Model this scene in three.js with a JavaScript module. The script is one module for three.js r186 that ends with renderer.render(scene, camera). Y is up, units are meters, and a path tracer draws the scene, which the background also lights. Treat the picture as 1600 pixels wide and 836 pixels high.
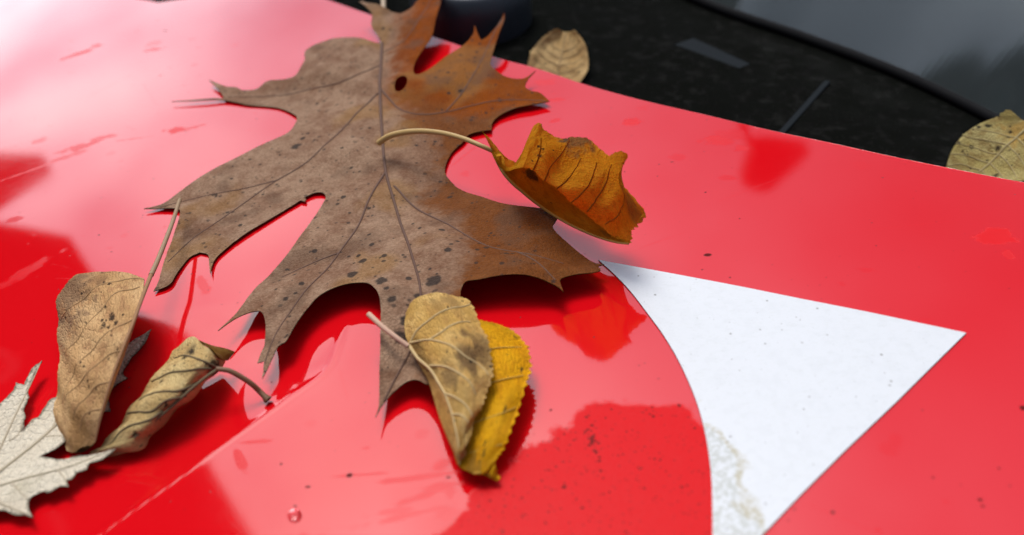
import * as THREE from 'three';
import { mergeGeometries } from 'three/addons/utils/BufferGeometryUtils.js';

// ---------------------------------------------------------------- camera, sky, sun, exposure
const scene = new THREE.Scene();
const camera = new THREE.PerspectiveCamera(30.432, 1024 / 535, 0.01, 400);
camera.position.set(0, 0.19078, 0.25317);
camera.lookAt(0, 0, 0);
camera.focus = 0.325;
camera.userData.fStop = 8.5;
const renderer = new THREE.WebGLRenderer({ antialias: true });
renderer.toneMapping = THREE.LinearToneMapping;
renderer.toneMappingExposure = 1.12;
renderer.shadowMap.enabled = true;
renderer.shadowMap.type = THREE.PCFSoftShadowMap;

const rad = (d) => d * Math.PI / 180;
const dirOf = (az, el) => new THREE.Vector3(Math.sin(rad(az)) * Math.cos(rad(el)), Math.sin(rad(el)), -Math.cos(rad(az)) * Math.cos(rad(el)));
const SUN = dirOf(-34, 64);

// seeded noise
function rng(seed) { let s = seed >>> 0; return () => { s = (s + 0x6D2B79F5) >>> 0; let t = Math.imul(s ^ (s >>> 15), 1 | s); t = (t + Math.imul(t ^ (t >>> 7), 61 | t)) ^ t; return ((t ^ (t >>> 14)) >>> 0) / 4294967296; }; }
const hash = (x, y) => { let h = Math.imul(x, 374761393) + Math.imul(y, 668265263) | 0; h = Math.imul(h ^ (h >>> 13), 1274126177); return ((h ^ (h >>> 16)) >>> 0) / 4294967296; };
function noise(x, y) {
  const xi = Math.floor(x), yi = Math.floor(y), fx = x - xi, fy = y - yi, u = fx * fx * (3 - 2 * fx), v = fy * fy * (3 - 2 * fy);
  const a = hash(xi, yi), b = hash(xi + 1, yi), c = hash(xi, yi + 1), d = hash(xi + 1, yi + 1);
  return a + (b - a) * u + (c - a) * v + (a - b - c + d) * u * v;
}
function fbm(x, y, o = 4) { let s = 0, a = 0.5, n = 0; for (let i = 0; i < o; i++) { s += a * noise(x, y); n += a; x = x * 2.03 + 17.1; y = y * 2.03 + 9.7; a *= 0.5; } return s / n; }
function cells(x, y) {   // F2 - F1 of scattered points: small near the borders of the cells
  const xi = Math.floor(x), yi = Math.floor(y); let f1 = 9, f2 = 9;
  for (let j = -1; j < 2; j++) for (let i = -1; i < 2; i++) {
    const px = xi + i + hash(xi + i, yi + j), py = yi + j + hash(yi + j + 71, xi + i - 13), d = Math.hypot(px - x, py - y);
    if (d < f1) { f2 = f1; f1 = d; } else if (d < f2) f2 = d;
  }
  return [f2 - f1, f1];
}
const sstep = (a, b, x) => { const t = Math.min(1, Math.max(0, (x - a) / (b - a))); return t * t * (3 - 2 * t); };
const mix3 = (a, b, t) => [a[0] + (b[0] - a[0]) * t, a[1] + (b[1] - a[1]) * t, a[2] + (b[2] - a[2]) * t];

// an overcast sky, thinner and brighter round the hidden sun
{
  const W = 1024, H = 512, data = new Float32Array(W * H * 4);
  for (let j = 0; j < H; j++) for (let i = 0; i < W; i++) {
    const el = ((j + 0.5) / H - 0.5) * Math.PI, az = ((i + 0.5) / W - 0.5) * 2 * Math.PI;
    const x = Math.cos(el) * Math.cos(az), y = Math.sin(el), z = Math.cos(el) * Math.sin(az);
    const a = Math.acos(Math.min(1, Math.max(-1, x * SUN.x + y * SUN.y + z * SUN.z))) * 180 / Math.PI;
    const yy = Math.max(y, 0) + 0.28, n = fbm(x / yy * 2.1 + 40, z / yy * 2.1 + 40, 5), m = fbm(x / yy * 5.3 + 9, z / yy * 5.3 + 3, 4);
    const thick = 0.72 + 1.5 * (n - 0.5) + 0.85 * (m - 0.5);
    const da = Math.abs(((Math.atan2(x, -z) - Math.atan2(SUN.x, -SUN.z)) * 180 / Math.PI + 540) % 360 - 180);   // thinner cloud also below the sun, towards the horizon
    let L = (0.16 + 4.2 * Math.exp(-((a / 23) ** 2)) + 1.25 * Math.exp(-((da / 32) ** 2) - (el / 1.0) ** 2)) * (0.4 + 0.83 * thick);
    if (y < 0) L = 0.25;
    const k = (j * W + i) * 4, w = Math.min(1, L / 2.2);
    data[k] = L * (0.8 + 0.2 * w); data[k + 1] = L * (0.92 + 0.08 * w); data[k + 2] = L * (1.24 - 0.23 * w); data[k + 3] = 1;
  }
  const sky = new THREE.DataTexture(data, W, H, THREE.RGBAFormat, THREE.FloatType);
  sky.mapping = THREE.EquirectangularReflectionMapping;
  sky.magFilter = THREE.LinearFilter; sky.minFilter = THREE.LinearFilter; sky.needsUpdate = true;
  scene.background = sky; scene.environment = sky;
}
const sun = new THREE.DirectionalLight(new THREE.Color(1, 0.97, 0.92), 1.5);
sun.position.copy(SUN).multiplyScalar(20);
sun.castShadow = true; sun.shadow.radius = 36; sun.shadow.mapSize.set(2048, 2048);
Object.assign(sun.shadow.camera, { left: -1, right: 1, top: 1, bottom: -1, near: 1, far: 60 });
sun.name = 'sun';
scene.add(sun, sun.target);

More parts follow.
